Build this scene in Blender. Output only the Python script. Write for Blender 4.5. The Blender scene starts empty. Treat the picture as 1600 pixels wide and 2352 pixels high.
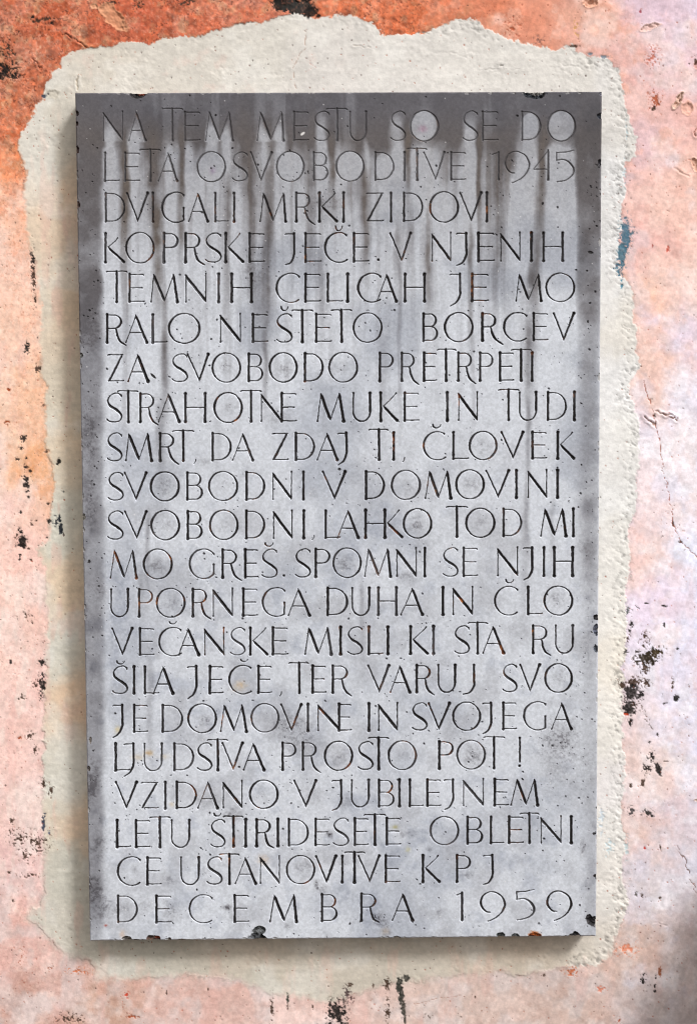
import bpy, math
import numpy as np

SC = bpy.context.scene
COL = SC.collection
rng = np.random.default_rng(7)

# ------------------------------------------------------------------ camera, sky, sun, exposure
W, H = 1600.0, 2352.0                      # proportions of the picture
FOC = 50.0 / 36.0 * H
CAM_LOC = (-0.01461041, -2.32994722, 0.17260798)
CAM_ROT = (1.50359054, 0.0048912, -0.01180892)
cam = bpy.data.cameras.new("camera")
cam.sensor_fit = 'VERTICAL'
cam.sensor_height = 36.0
cam.lens = 50.0
cam.clip_start = 0.05
cam.clip_end = 200.0
cam_ob = bpy.data.objects.new("camera", cam)
cam_ob.location = CAM_LOC
cam_ob.rotation_euler = CAM_ROT
COL.objects.link(cam_ob)
SC.camera = cam_ob

SUN_TO = np.array([0.84, -1.0, 1.12])      # direction towards the light (right, out of the wall, up)
SUN_TO = SUN_TO / np.linalg.norm(SUN_TO)
elev = math.asin(SUN_TO[2])
world = bpy.data.worlds.new("World")
SC.world = world
world.use_nodes = True
wn = world.node_tree
for n in list(wn.nodes):
    wn.nodes.remove(n)
wo = wn.nodes.new('ShaderNodeOutputWorld')
bg = wn.nodes.new('ShaderNodeBackground')
sky = wn.nodes.new('ShaderNodeTexSky')
sky.sky_type = 'NISHITA'
sky.sun_disc = False
sky.sun_elevation = elev
sky.sun_rotation = math.atan2(SUN_TO[0], SUN_TO[1])
sky.dust_density = 1.0
sky.air_density = 1.0
hsv = wn.nodes.new('ShaderNodeHueSaturation')   # overcast: a nearly grey sky
hsv.inputs['Saturation'].default_value = 0.06
wn.links.new(sky.outputs[0], hsv.inputs['Color'])
# cloud cover: the zenith of an overcast sky is about three times as bright as its horizon
wtc = wn.nodes.new('ShaderNodeTexCoord')
wsep = wn.nodes.new('ShaderNodeSeparateXYZ')
wn.links.new(wtc.outputs['Generated'], wsep.inputs[0])
wmr = wn.nodes.new('ShaderNodeMapRange')
wmr.inputs['From Min'].default_value = 0.0
wmr.inputs['From Max'].default_value = 1.0
wmr.inputs['To Min'].default_value = 0.18
wmr.inputs['To Max'].default_value = 2.9
wn.links.new(wsep.outputs['Z'], wmr.inputs['Value'])
wsc = wn.nodes.new('ShaderNodeVectorMath')
wsc.operation = 'SCALE'
wn.links.new(hsv.outputs[0], wsc.inputs[0])
wn.links.new(wmr.outputs[0], wsc.inputs['Scale'])
wt = wn.nodes.new('ShaderNodeVectorMath')      # warm tint multiplied into the sky light to warm the shadows
wt.operation = 'MULTIPLY'
wt.inputs[1].default_value = (1.05, 1.0, 0.93)
wn.links.new(wsc.outputs[0], wt.inputs[0])
wn.links.new(wt.outputs[0], bg.inputs['Color'])
bg.inputs['Strength'].default_value = 0.09
wn.links.new(bg.outputs[0], wo.inputs['Surface'])

sun = bpy.data.lights.new("sun", 'SUN')
sun.energy = 1.5
sun.angle = math.radians(12)
sun.color = (1.0, 0.99, 0.975)
sun_ob = bpy.data.objects.new("sun", sun)
from mathutils import Vector
sun_ob.rotation_euler = Vector(tuple(-SUN_TO)).to_track_quat('-Z', 'Y').to_euler()
sun_ob.location = (3, -3, 3)
COL.objects.link(sun_ob)

SC.view_settings.view_transform = 'Standard'
SC.view_settings.look = 'None'
SC.view_settings.exposure = 0.90
SC.view_settings.gamma = 1.0
SC.view_settings.use_curve_mapping = False
SC.cycles.max_bounces = 6
SC.cycles.filter_width = 1.1

# ------------------------------------------------------------------ helpers
PX = 0.0007                                # metres covered by one unit of the design drawing


def lin(c):
    c = np.asarray(c, dtype=np.float64) / 255.0
    return np.where(c <= 0.04045, c / 12.92, ((c + 0.055) / 1.055) ** 2.4)


def cam_matrix():
    rx, ry, rz = CAM_ROT
    cx, sx, cy, sy, cz, sz = math.cos(rx), math.sin(rx), math.cos(ry), math.sin(ry), math.cos(rz), math.sin(rz)
    X = np.array([[1, 0, 0], [0, cx, -sx], [0, sx, cx]])
    Y = np.array([[cy, 0, sy], [0, 1, 0], [-sy, 0, cy]])
    Z = np.array([[cz, -sz, 0], [sz, cz, 0], [0, 0, 1]])
    return Z @ Y @ X


CM = cam_matrix()


def to_design(X, Y, Z):
    """where a point of the wall or the slab lies on the survey drawing (units of the photograph)"""
    qx, qy, qz = X - CAM_LOC[0], Y - CAM_LOC[1], Z - CAM_LOC[2]
    a = qx * CM[0, 0] + qy * CM[1, 0] + qz * CM[2, 0]
    b = qx * CM[0, 1] + qy * CM[1, 1] + qz * CM[2, 1]
    c = -(qx * CM[0, 2] + qy * CM[1, 2] + qz * CM[2, 2])
    return W / 2 + FOC * a / c, H / 2 - FOC * b / c


def from_design(u, v, y):
    d = CM @ np.array([(u - W / 2) / FOC, (H / 2 - v) / FOC, -1.0])
    t = (y - CAM_LOC[1]) / d[1]
    return np.array(CAM_LOC) + t * d


_tabs = {}


def vnoise(x, y, seed):
    if seed not in _tabs:
        _tabs[seed] = np.random.default_rng(1000 + seed).random((256, 256)).astype(np.float32)
    t = _tabs[seed]
    fx, fy = np.floor(x), np.floor(y)
    ix, iy = fx.astype(np.int64) & 255, fy.astype(np.int64) & 255
    u, v = (x - fx), (y - fy)
    u = u * u * u * (u * (u * 6 - 15) + 10)
    v = v * v * v * (v * (v * 6 - 15) + 10)
    jx, jy = (ix + 1) & 255, (iy + 1) & 255
    return ((t[iy, ix] * (1 - u) + t[iy, jx] * u) * (1 - v) + (t[jy, ix] * (1 - u) + t[jy, jx] * u) * v) * 2 - 1


def fbm(x, y, scale, octv=4, seed=0, gain=0.5, sx=1.0, sy=1.0):
    r = np.zeros_like(x)
    a, f, tot = 1.0, 1.0 / scale, 0.0
    for o in range(octv):
        r = r + a * vnoise(x * f * sx + 17.3 * o, y * f * sy + 5.1 * o, seed * 7 + o)
        tot += a
        a *= gain
        f *= 2.03
    return r / tot * 1.6


def sstep(a, b, x):
    t = np.clip((x - a) / (b - a), 0, 1)
    return t * t * (3 - 2 * t)


def mix(c, col, k):
    """blend colours (last axis) towards col by k"""
    return c + (col - c) * k[..., None]


class Win:
    """index windows of a warped grid"""
    def __init__(s, U, V):
        s.U, s.V = U, V
        s.ulo, s.uhi = U.min(0), U.max(0)
        s.vlo, s.vhi = V.min(1), V.max(1)

    def __call__(s, u0, u1, v0, v1):
        j = np.nonzero((s.uhi >= u0) & (s.ulo <= u1))[0]
        i = np.nonzero((s.vhi >= v0) & (s.vlo <= v1))[0]
        if len(i) == 0 or len(j) == 0:
            return None
        return slice(i[0], i[-1] + 1), slice(j[0], j[-1] + 1)


def make_mesh(name, co, faces, col, mat, parent=None, smooth=False):
    used, inv = np.unique(faces, return_inverse=True)
    co, col, faces = co[used], col[used], inv.reshape(faces.shape)
    me = bpy.data.meshes.new(name)
    n, m, k = len(co), len(faces), faces.shape[1]
    me.vertices.add(n)
    me.vertices.foreach_set('co', np.ascontiguousarray(co, dtype=np.float32).ravel())
    me.loops.add(m * k)
    me.loops.foreach_set('vertex_index', np.ascontiguousarray(faces, dtype=np.int32).ravel())
    me.polygons.add(m)
    me.polygons.foreach_set('loop_start', np.arange(0, m * k, k, dtype=np.int32))
    me.update(calc_edges=True)
    at = me.color_attributes.new('Col', 'FLOAT_COLOR', 'POINT')
    c4 = np.ones((n, 4), dtype=np.float32)
    c4[:, :3] = np.clip(col, 0.004, 0.9)
    at.data.foreach_set('color', c4.ravel())
    me.polygons.foreach_set('use_smooth', np.full(m, smooth, dtype=bool))
    me.materials.append(mat)
    ob = bpy.data.objects.new(name, me)
    COL.objects.link(ob)
    if parent is not None:
        ob.parent = parent
    return ob


def material(name, rough, fine, fine_amt, bump, bump_scale, spec=0.25):
    """weathered mineral surface: the survey colour broken up by two noises, with a grainy bump"""
    m = bpy.data.materials.new(name)
    m.use_nodes = True
    nt = m.node_tree
    bs = nt.nodes['Principled BSDF']
    bs.inputs['Roughness'].default_value = rough
    bs.inputs['Specular IOR Level'].default_value = spec
    at = nt.nodes.new('ShaderNodeAttribute')
    at.attribute_name = 'Col'
    tc = nt.nodes.new('ShaderNodeTexCoord')
    n1 = nt.nodes.new('ShaderNodeTexNoise')
    n1.inputs['Scale'].default_value = fine
    n1.inputs['Detail'].default_value = 6.0
    n1.inputs['Roughness'].default_value = 0.7
    nt.links.new(tc.outputs['Object'], n1.inputs['Vector'])
    mr = nt.nodes.new('ShaderNodeMapRange')
    mr.inputs['From Min'].default_value = 0.25
    mr.inputs['From Max'].default_value = 0.75
    mr.inputs['To Min'].default_value = 1.0 - fine_amt
    mr.inputs['To Max'].default_value = 1.0 + fine_amt
    nt.links.new(n1.outputs['Fac'], mr.inputs['Value'])
    vm = nt.nodes.new('ShaderNodeVectorMath')
    vm.operation = 'SCALE'
    nt.links.new(at.outputs['Color'], vm.inputs[0])
    nt.links.new(mr.outputs[0], vm.inputs['Scale'])
    nt.links.new(vm.outputs[0], bs.inputs['Base Color'])
    n2 = nt.nodes.new('ShaderNodeTexNoise')
    n2.inputs['Scale'].default_value = bump_scale
    n2.inputs['Detail'].default_value = 5.0
    n2.inputs['Roughness'].default_value = 0.65
    nt.links.new(tc.outputs['Object'], n2.inputs['Vector'])
    bp = nt.nodes.new('ShaderNodeBump')
    bp.inputs['Strength'].default_value = bump
    bp.inputs['Distance'].default_value = 0.001
    nt.links.new(n2.outputs['Fac'], bp.inputs['Height'])
    nt.links.new(bp.outputs[0], bs.inputs['Normal'])
    return m


mat_paint = material('limewashed_plaster', 0.92, 260, 0.10, 0.35, 420, 0.15)
mat_mortar = material('lime_mortar', 0.95, 300, 0.06, 0.35, 380, 0.12)
mat_stone = material('weathered_limestone', 0.8, 700, 0.07, 0.25, 900, 0.25)
ALB = 1 / 1.2                              # display colour of a fully lit surface -> its own colour

# ------------------------------------------------------------------ the wall
def axis(lo, hi, step, far):
    core = np.arange(lo, hi + step / 2, step)
    out, d = [], step
    p = hi
    while p < far:
        d *= 1.35
        p += d
        out.append(p)
    out = np.array(out)
    return np.concatenate([(lo - (out - hi))[::-1], core, out])


c00 = from_design(-60, -60, 0.0)
c11 = from_design(W + 60, H + 60, 0.0)
c10 = from_design(W + 60, -60, 0.0)
c01 = from_design(-60, H + 60, 0.0)
xl, xr = min(c00[0], c01[0]), max(c10[0], c11[0])
zt, zb = max(c00[2], c10[2]), min(c01[2], c11[2])
STEP = 2.0 * PX
AX = axis(xl, xr, STEP, xr + 2.0)
AZ = axis(-zt, -zb, STEP, -zb + 2.0) * -1.0
GX, GZ = np.meshgrid(AX, AZ)
U, V = to_design(GX, 0.0, GZ)
U = U.astype(np.float64)
wwin = Win(U, V)

PATCH = [(43, 329), (48, 314), (66, 283), (76, 263), (86, 243), (104, 223), (109, 182), (121, 164), (142, 157), (147, 132), (167, 121),
 (202, 109), (253, 104), (304, 96), (349, 101), (369, 87), (420, 83), (460, 82), (506, 68), (557, 56), (597, 51), (633, 36), (673, 31),
 (734, 40), (770, 36), (800, 37), (830, 43), (861, 56), (876, 76), (905, 79), (931, 80), (982, 71), (1018, 58), (1048, 44), (1080, 43), (1104, 53),
 (1116, 71), (1164, 86), (1205, 101), (1240, 111), (1276, 111), (1312, 103), (1321, 119), (1362, 127), (1397, 134), (1420, 157), (1430, 192),
 (1435, 228), (1445, 283), (1460, 314), (1456, 359), (1435, 374), (1433, 420), (1430, 486), (1421, 531), (1417, 597), (1425, 630), (1448, 661),
 (1456, 752), (1466, 838), (1445, 873), (1441, 899), (1457, 944), (1471, 974), (1462, 1086), (1453, 1182), (1441, 1215), (1444, 1301),
 (1433, 1392), (1438, 1483), (1430, 1524), (1428, 1630), (1431, 1706), (1436, 1777), (1426, 1843), (1430, 1919), (1428, 2005), (1441, 2066),
 (1428, 2116), (1415, 2152), (1405, 2192), (1367, 2222), (1296, 2218), (1240, 2232), (1179, 2238), (1154, 2226), (1110, 2240), (1053, 2238),
 (952, 2253), (850, 2268), (800, 2290), (759, 2304), (708, 2293), (607, 2283), (582, 2263), (547, 2250), (435, 2240), (354, 2245), (283, 2245),
 (228, 2248), (218, 2223), (202, 2207), (167, 2197), (127, 2177), (91, 2131), (64, 2111), (70, 2098), (96, 2081), (106, 2056), (104, 2005), (106, 1919),
 (99, 1803), (101, 1655), (106, 1554), (109, 1453), (109, 1301), (86, 1262), (112, 1240), (116, 1182), (127, 1130), (124, 1076), (112, 1035), (104, 924), (108, 893),
 (96, 853), (94, 701), (83, 600), (66, 550), (61, 506), (56, 445), (63, 405), (50, 360)]


def signed_poly(u, v, poly):
    """signed distance to a polygon (positive inside)"""
    n = len(poly)
    best = np.full(u.shape, 1e9)
    ins = np.zeros(u.shape, dtype=bool)
    for k in range(n):
        (x0, y0), (x1, y1) = poly[k], poly[(k + 1) % n]
        dx, dy = x1 - x0, y1 - y0
        t = np.clip(((u - x0) * dx + (v - y0) * dy) / (dx * dx + dy * dy), 0, 1)
        best = np.minimum(best, (u - x0 - t * dx) ** 2 + (v - y0 - t * dy) ** 2)
        if y0 != y1:
            c = ((y0 <= v) & (v < y1)) | ((y1 <= v) & (v < y0))
            ins ^= c & (u < (v - y0) * dx / dy + x0)
    d = np.sqrt(best)
    return np.where(ins, d, -d)


ragged = 2.2 * fbm(U, V, 4.5, 2, 62) + 5.0 * fbm(U, V, 26, 4, 1) + 2.0 * fbm(U, V, 7, 2, 2)
sel = wwin(0, 1520, 0, 2352)
SD = np.full(U.shape, -200.0)
SD[sel] = signed_poly(U[sel], V[sel], PATCH)
SD = SD + ragged

# colour control points (position, colour): the limewash, with dimming towards the bottom put into the colours
CW = [(0, 0, 192, 108, 82), (150, 60, 188, 98, 68), (60, 150, 186, 112, 86), (0, 210, 176, 108, 82), (300, 30, 190, 98, 72), (500, 30, 200, 110, 82), (620, 40, 214, 130, 105),
 (800, 15, 214, 120, 84), (930, 50, 212, 114, 76), (1100, 30, 220, 138, 108), (1200, 70, 222, 148, 122), (1350, 50, 226, 170, 150), (1450, 120, 228, 180, 172),
 (1500, 25, 222, 198, 214), (1595, 50, 226, 210, 228), (1560, 150, 232, 203, 214), (1500, 250, 230, 188, 182), (1590, 250, 234, 186, 179), (1480, 340, 228, 196, 202),
 (1590, 400, 238, 196, 184), (1540, 480, 238, 198, 187), (1470, 560, 232, 184, 178), (1560, 620, 242, 206, 196), (1480, 700, 243, 200, 180), (1560, 760, 233, 215, 230),
 (1500, 860, 240, 198, 182), (1590, 900, 238, 228, 236), (1560, 1050, 243, 226, 226), (1500, 1150, 240, 212, 208), (1590, 1250, 238, 230, 240), (1470, 1250, 243, 200, 188),
 (1560, 1450, 233, 222, 233), (1490, 1400, 236, 210, 220), (1590, 1700, 226, 215, 226), (1480, 1750, 234, 203, 192), (1540, 1850, 222, 202, 206), (1470, 1900, 228, 184, 168),
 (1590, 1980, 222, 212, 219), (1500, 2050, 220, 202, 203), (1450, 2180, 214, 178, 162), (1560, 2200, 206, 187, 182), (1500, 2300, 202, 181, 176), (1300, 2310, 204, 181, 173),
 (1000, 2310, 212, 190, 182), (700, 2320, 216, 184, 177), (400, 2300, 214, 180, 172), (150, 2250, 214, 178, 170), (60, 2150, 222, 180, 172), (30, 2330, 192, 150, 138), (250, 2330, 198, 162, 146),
 (20, 300, 210, 112, 74), (40, 370, 230, 144, 102), (20, 450, 242, 178, 146), (55, 520, 244, 196, 173), (20, 600, 248, 212, 197), (60, 750, 245, 206, 186), (20, 850, 248, 218, 203),
 (80, 900, 243, 194, 163), (30, 1000, 245, 206, 182), (105, 1080, 236, 172, 126), (20, 1150, 246, 211, 200), (60, 1300, 246, 206, 196), (20, 1500, 244, 211, 202), (70, 1600, 241, 205, 198),
 (20, 1750, 241, 205, 198), (60, 1850, 233, 201, 196), (40, 2000, 230, 192, 190)]
# the mortar, its orange left of the plaque raised to brighten the shadow
CP = [(200, 180, 205, 194, 178), (120, 230, 198, 190, 174), (400, 140, 212, 204, 192), (600, 100, 210, 204, 194), (750, 150, 217, 211, 207), (900, 150, 221, 216, 212),
 (1100, 150, 222, 217, 212), (1300, 170, 217, 212, 207), (1420, 250, 222, 216, 208), (1400, 400, 236, 235, 234), (1440, 350, 220, 214, 205), (1400, 600, 238, 236, 234), (1450, 750, 223, 215, 202),
 (1400, 900, 239, 237, 235), (1440, 1050, 234, 230, 224), (1400, 1150, 238, 236, 232), (1430, 1250, 231, 226, 216), (1400, 1400, 235, 229, 219), (1410, 1520, 233, 222, 204), (1390, 1700, 234, 227, 215),
 (1400, 1800, 230, 222, 220), (1410, 1900, 226, 221, 213), (1390, 2050, 226, 217, 205), (1390, 2180, 218, 206, 190), (90, 350, 204, 195, 178), (150, 450, 234, 192, 152), (150, 700, 236, 192, 148), (105, 700, 214, 200, 178),
 (155, 1000, 234, 194, 150), (115, 980, 205, 198, 178), (115, 1200, 208, 204, 186), (165, 1350, 234, 196, 154), (120, 1500, 208, 204, 188), (180, 1600, 236, 184, 138), (130, 1800, 204, 198, 180), (188, 1900, 228, 186, 146),
 (150, 2000, 188, 184, 168), (100, 2120, 194, 186, 170), (300, 2220, 184, 177, 160), (600, 2200, 190, 168, 145), (600, 2240, 184, 178, 160), (900, 2230, 186, 173, 154), (1200, 2190, 194, 168, 143), (1200, 2220, 188, 173, 152)]


def field(u, v, pts, power=3.0, soft=30.0):
    acc = np.zeros(u.shape + (3,), dtype=np.float64)
    ws = np.zeros(u.shape)
    for (a, b, r, g, bl) in pts:
        w = ((u - a) ** 2 + (v - b) ** 2 + soft * soft) ** (-power / 2)
        ws += w
        acc += w[..., None] * np.array([r, g, bl], dtype=np.float64)
    return acc / ws[..., None]


# look-up positions are jittered so that the colours meet in ragged, patchy edges
du = 34 * fbm(U, V, 60, 4, 3) + 9 * fbm(U, V, 14, 3, 60)
dv = 42 * fbm(U, V, 70, 4, 4) + 9 * fbm(U, V, 14, 3, 61)
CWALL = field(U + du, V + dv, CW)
CPAT = field(U + du * 0.4, V + dv * 0.8, CP)

cloud = fbm(U, V, 90, 5, 5)
cloud2 = fbm(U, V, 34, 5, 6)
grain = fbm(U, V, 8, 3, 7)
upleft = sstep(540, 290, V + 60 * fbm(U, V, 80, 3, 23)) * sstep(1300, 800, U)             # where the red wash is thickest and dirtiest
pale = np.array([243., 222., 218.])
CWALL = mix(CWALL, pale, 0.55 * sstep(0.15, 0.8, cloud) * (1 - upleft))
CWALL = mix(CWALL, np.array([236., 168., 140.]), 0.35 * sstep(0.1, 0.75, cloud2) * sstep(-0.3, 0.4, fbm(U, V, 160, 3, 8)) * (1 - upleft) * (0.2 + 0.8 * sstep(1100, 400, V)))
CWALL = mix(CWALL, np.array([218., 211., 226.]), 0.35 * sstep(0.25, 0.8, fbm(U, V, 70, 4, 9)) * sstep(1380, 1450, U))
CWALL = mix(CWALL, np.array([222., 112., 72.]), 0.32 * sstep(0.1, 0.8, fbm(U, V, 28, 4, 10)) * upleft)
CWALL = mix(CWALL, np.array([196., 150., 116.]), 0.6 * sstep(0.1, 0.75, fbm(U, V, 22, 4, 11)) * upleft)
CWALL = mix(CWALL, np.array([112., 62., 48.]), 0.5 * sstep(0.3, 0.9, fbm(U, V, 40, 5, 12)) * upleft * sstep(420, 200, V))
fine = fbm(U, V, 4.2, 3, 63)
fine2 = fbm(U, V, 5.5, 3, 64, sx=1.0, sy=0.6)
lefty = sstep(420, 120, U)
CWALL = mix(CWALL, np.array([226., 124., 84.]), 0.38 * sstep(0.15, 0.75, fine2) * np.maximum(upleft, 0.40 * lefty * sstep(1500, 500, V)))
CWALL = mix(CWALL, np.array([238., 212., 196.]), 0.40 * sstep(0.2, 0.8, fine) * np.maximum(0.5 * upleft, 0.6 * lefty))
CWALL = mix(CWALL, np.array([92., 48., 38.]), 0.62 * sstep(0.42, 0.80, fbm(U, V, 3.6, 2, 65)) * np.maximum(upleft, 0.22 * lefty) * sstep(-0.5, 0.5, cloud2))
CWALL = mix(CWALL, np.array([248., 240., 240.]), 0.35 * sstep(0.1, 0.8, fbm(U, V, 45, 5, 66)) * sstep(1380, 1480, U) * sstep(500, 900, V))
rt = sstep(1380, 1450, U) * sstep(600, 1000, V)
CWALL = CWALL * (1 + rt[..., None] * np.array([-0.01, 0.035, 0.075]))
CWALL = mix(CWALL, np.array([243., 232., 225.]), 0.42 * sstep(0.05, 0.6, fbm(U, V, 24, 5, 21, sx=1.0, sy=0.3)) * sstep(330, 120, U) * sstep(900, 1250, V) * sstep(2300, 1900, V))
CWALL = mix(CWALL, np.array([214., 206., 208.]), 0.50 * sstep(-0.15, 0.6, fbm(U, V, 55, 5, 22)) * sstep(1750, 2150, V))
coat = sstep(0.22, 0.30, fbm(U, V, 58, 6, 67, gain=0.6))
CWALL = mix(CWALL, np.array([246., 230., 224.]), 0.16 * coat * (1 - 0.3 * upleft))
coat2 = sstep(0.30, 0.36, fbm(U, V, 40, 6, 68, gain=0.62))
CWALL = mix(CWALL, CWALL * np.array([0.93, 0.88, 0.86]), 0.28 * coat2)
CWALL = CWALL * (1 + 0.022 * fbm(U * 0.94 + V * 0.34, V * 0.94 - U * 0.34, 12, 4, 69, sx=2.2, sy=0.16))[..., None]   # brush marks of the wash
CWALL = CWALL * (1 + 0.075 * grain * (0.6 + upleft) + 0.02 * cloud2)[..., None]
streak = fbm(U, V, 26, 4, 13, sx=1.0, sy=0.22)
CWALL = mix(CWALL, np.array([222., 168., 160.]), 0.22 * sstep(0.2, 0.8, streak) * sstep(500, 900, V) * (1 - 0.6 * sstep(1300, 1400, U)))
CPAT = mix(CPAT, np.array([222., 160., 138.]), 0.50 * sstep(0.25, 0.8, streak) * (sstep(260, 140, U) * sstep(220, 330, V) + 0.7 * sstep(2150, 2190, V)))
CPAT = mix(CPAT, np.array([228., 184., 170.]), 0.35 * sstep(0.35, 0.9, cloud2) * sstep(260, 200, V) * sstep(900, 500, U))
CPAT = CPAT * (1 + sstep(1350, 1380, U)[..., None] * np.array([0.015, 0.025, 0.05]))
CPAT = mix(CPAT, np.array([221., 220., 217.]), 0.44 + 0.2 * sstep(0.0, 0.6, cloud))
CPAT = CPAT * (1 + 0.03 * fbm(U, V, 16, 5, 77, sx=0.35, sy=1.6, gain=0.6))[..., None]   # trowel marks
CPAT = CPAT * (1 + 0.035 * grain + 0.03 * cloud)[..., None]

# relief, in design units (positive towards the viewer)
inside = sstep(-2.0, 2.0, SD)
feather = 2.0 + 9.0 * sstep(1750, 2150, V) * sstep(1350, 1150, U) + 4.0 * sstep(300, 150, U) * sstep(250, 400, V)
inside_c = sstep(-1.0, 1.0, SD / feather)
HW = 1.2 * fbm(U, V, 130, 3, 14) + 0.8 * fbm(U, V, 30, 3, 15) + 0.16 * grain
HW += upleft * (1.0 * fbm(U, V, 16, 3, 16))
rough_edge = np.exp(-((SD - 12) / 20.0) ** 2)
coarse = (0.06 + 0.94 * sstep(1250, 1380, U)) * (1 + 0.7 * sstep(1900, 2050, V)) + 0.75 * sstep(135, 60, V) * sstep(950, 1000, U)
coarse = np.clip(coarse, 0, 1.5)
lump = fbm(U * 0.8 + V * 0.6, V * 0.8 - U * 0.6, 7.5, 4, 17, sx=0.75, sy=1.2)
HP = 0.05 + 0.45 * sstep(1250, 1380, U) + 0.9 * fbm(U, V, 120, 3, 18) + 0.22 * grain + coarse * rough_edge * (0.95 * lump) \
    + 0.55 * sstep(0.2, 0.9, fbm(U, V, 40, 3, 19)) * lump + 0.3 * coarse * np.exp(-((SD - 3) / 4.0) ** 2)
HH = HW * (1 - inside) + HP * inside

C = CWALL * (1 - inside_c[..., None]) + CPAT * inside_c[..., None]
edge_line = np.exp(-((SD + 2.0) / 2.2) ** 2) * (0.10 + 0.3 * fbm(U, V, 40, 2, 20))
C = C * (1 - 0.30 * np.clip(edge_line, 0, 1))[..., None]
# hollows between the lumps of the coarse fringe are coloured darker
pores = coarse * rough_edge * sstep(0.3, 0.9, -lump)
C = C * (1 - 0.22 * np.clip(pores, 0, 1))[..., None]


def spot(u, v, ru, rv, dens, colr, rot=0.0, scale=7.0, depth=1.2, seed=30, stretch=1.0):
    """a flaked cluster: islands of bare dark ground with lifted edges"""
    ru, rv, dens = ru * 1.15, rv * 1.15, dens + 0.05
    R = max(ru, rv) * 1.8 + 4
    w = wwin(u - R, u + R, v - R, v + R)
    if w is None:
        return
    a, b = U[w] - u, V[w] - v
    c, s = math.cos(rot), math.sin(rot)
    p, q = (a * c + b * s) / ru, (-a * s + b * c) / rv
    r = np.sqrt(p * p + q * q)
    n = fbm(U[w], V[w] / stretch, scale, 3, seed) * 0.75
    n2 = fbm(U[w], V[w], 3.6, 2, seed + 9)
    k = sstep(-0.05, 0.26, dens - r + n * (0.60 if dens < 0.85 else 0.35) + n2 * (0.42 if dens < 0.85 else 0.16))
    k = np.maximum(k, 0.6 * sstep(0.56, 0.72, n2) * sstep(1.6, 1.0, r) * (dens > 0.28))
    k = k * (0.92 + 0.2 * n2)
    C[w] = mix(C[w], np.array(colr, dtype=np.float64), 0.96 * np.clip(k, 0, 1))
    HH[w] -= depth * k


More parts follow.
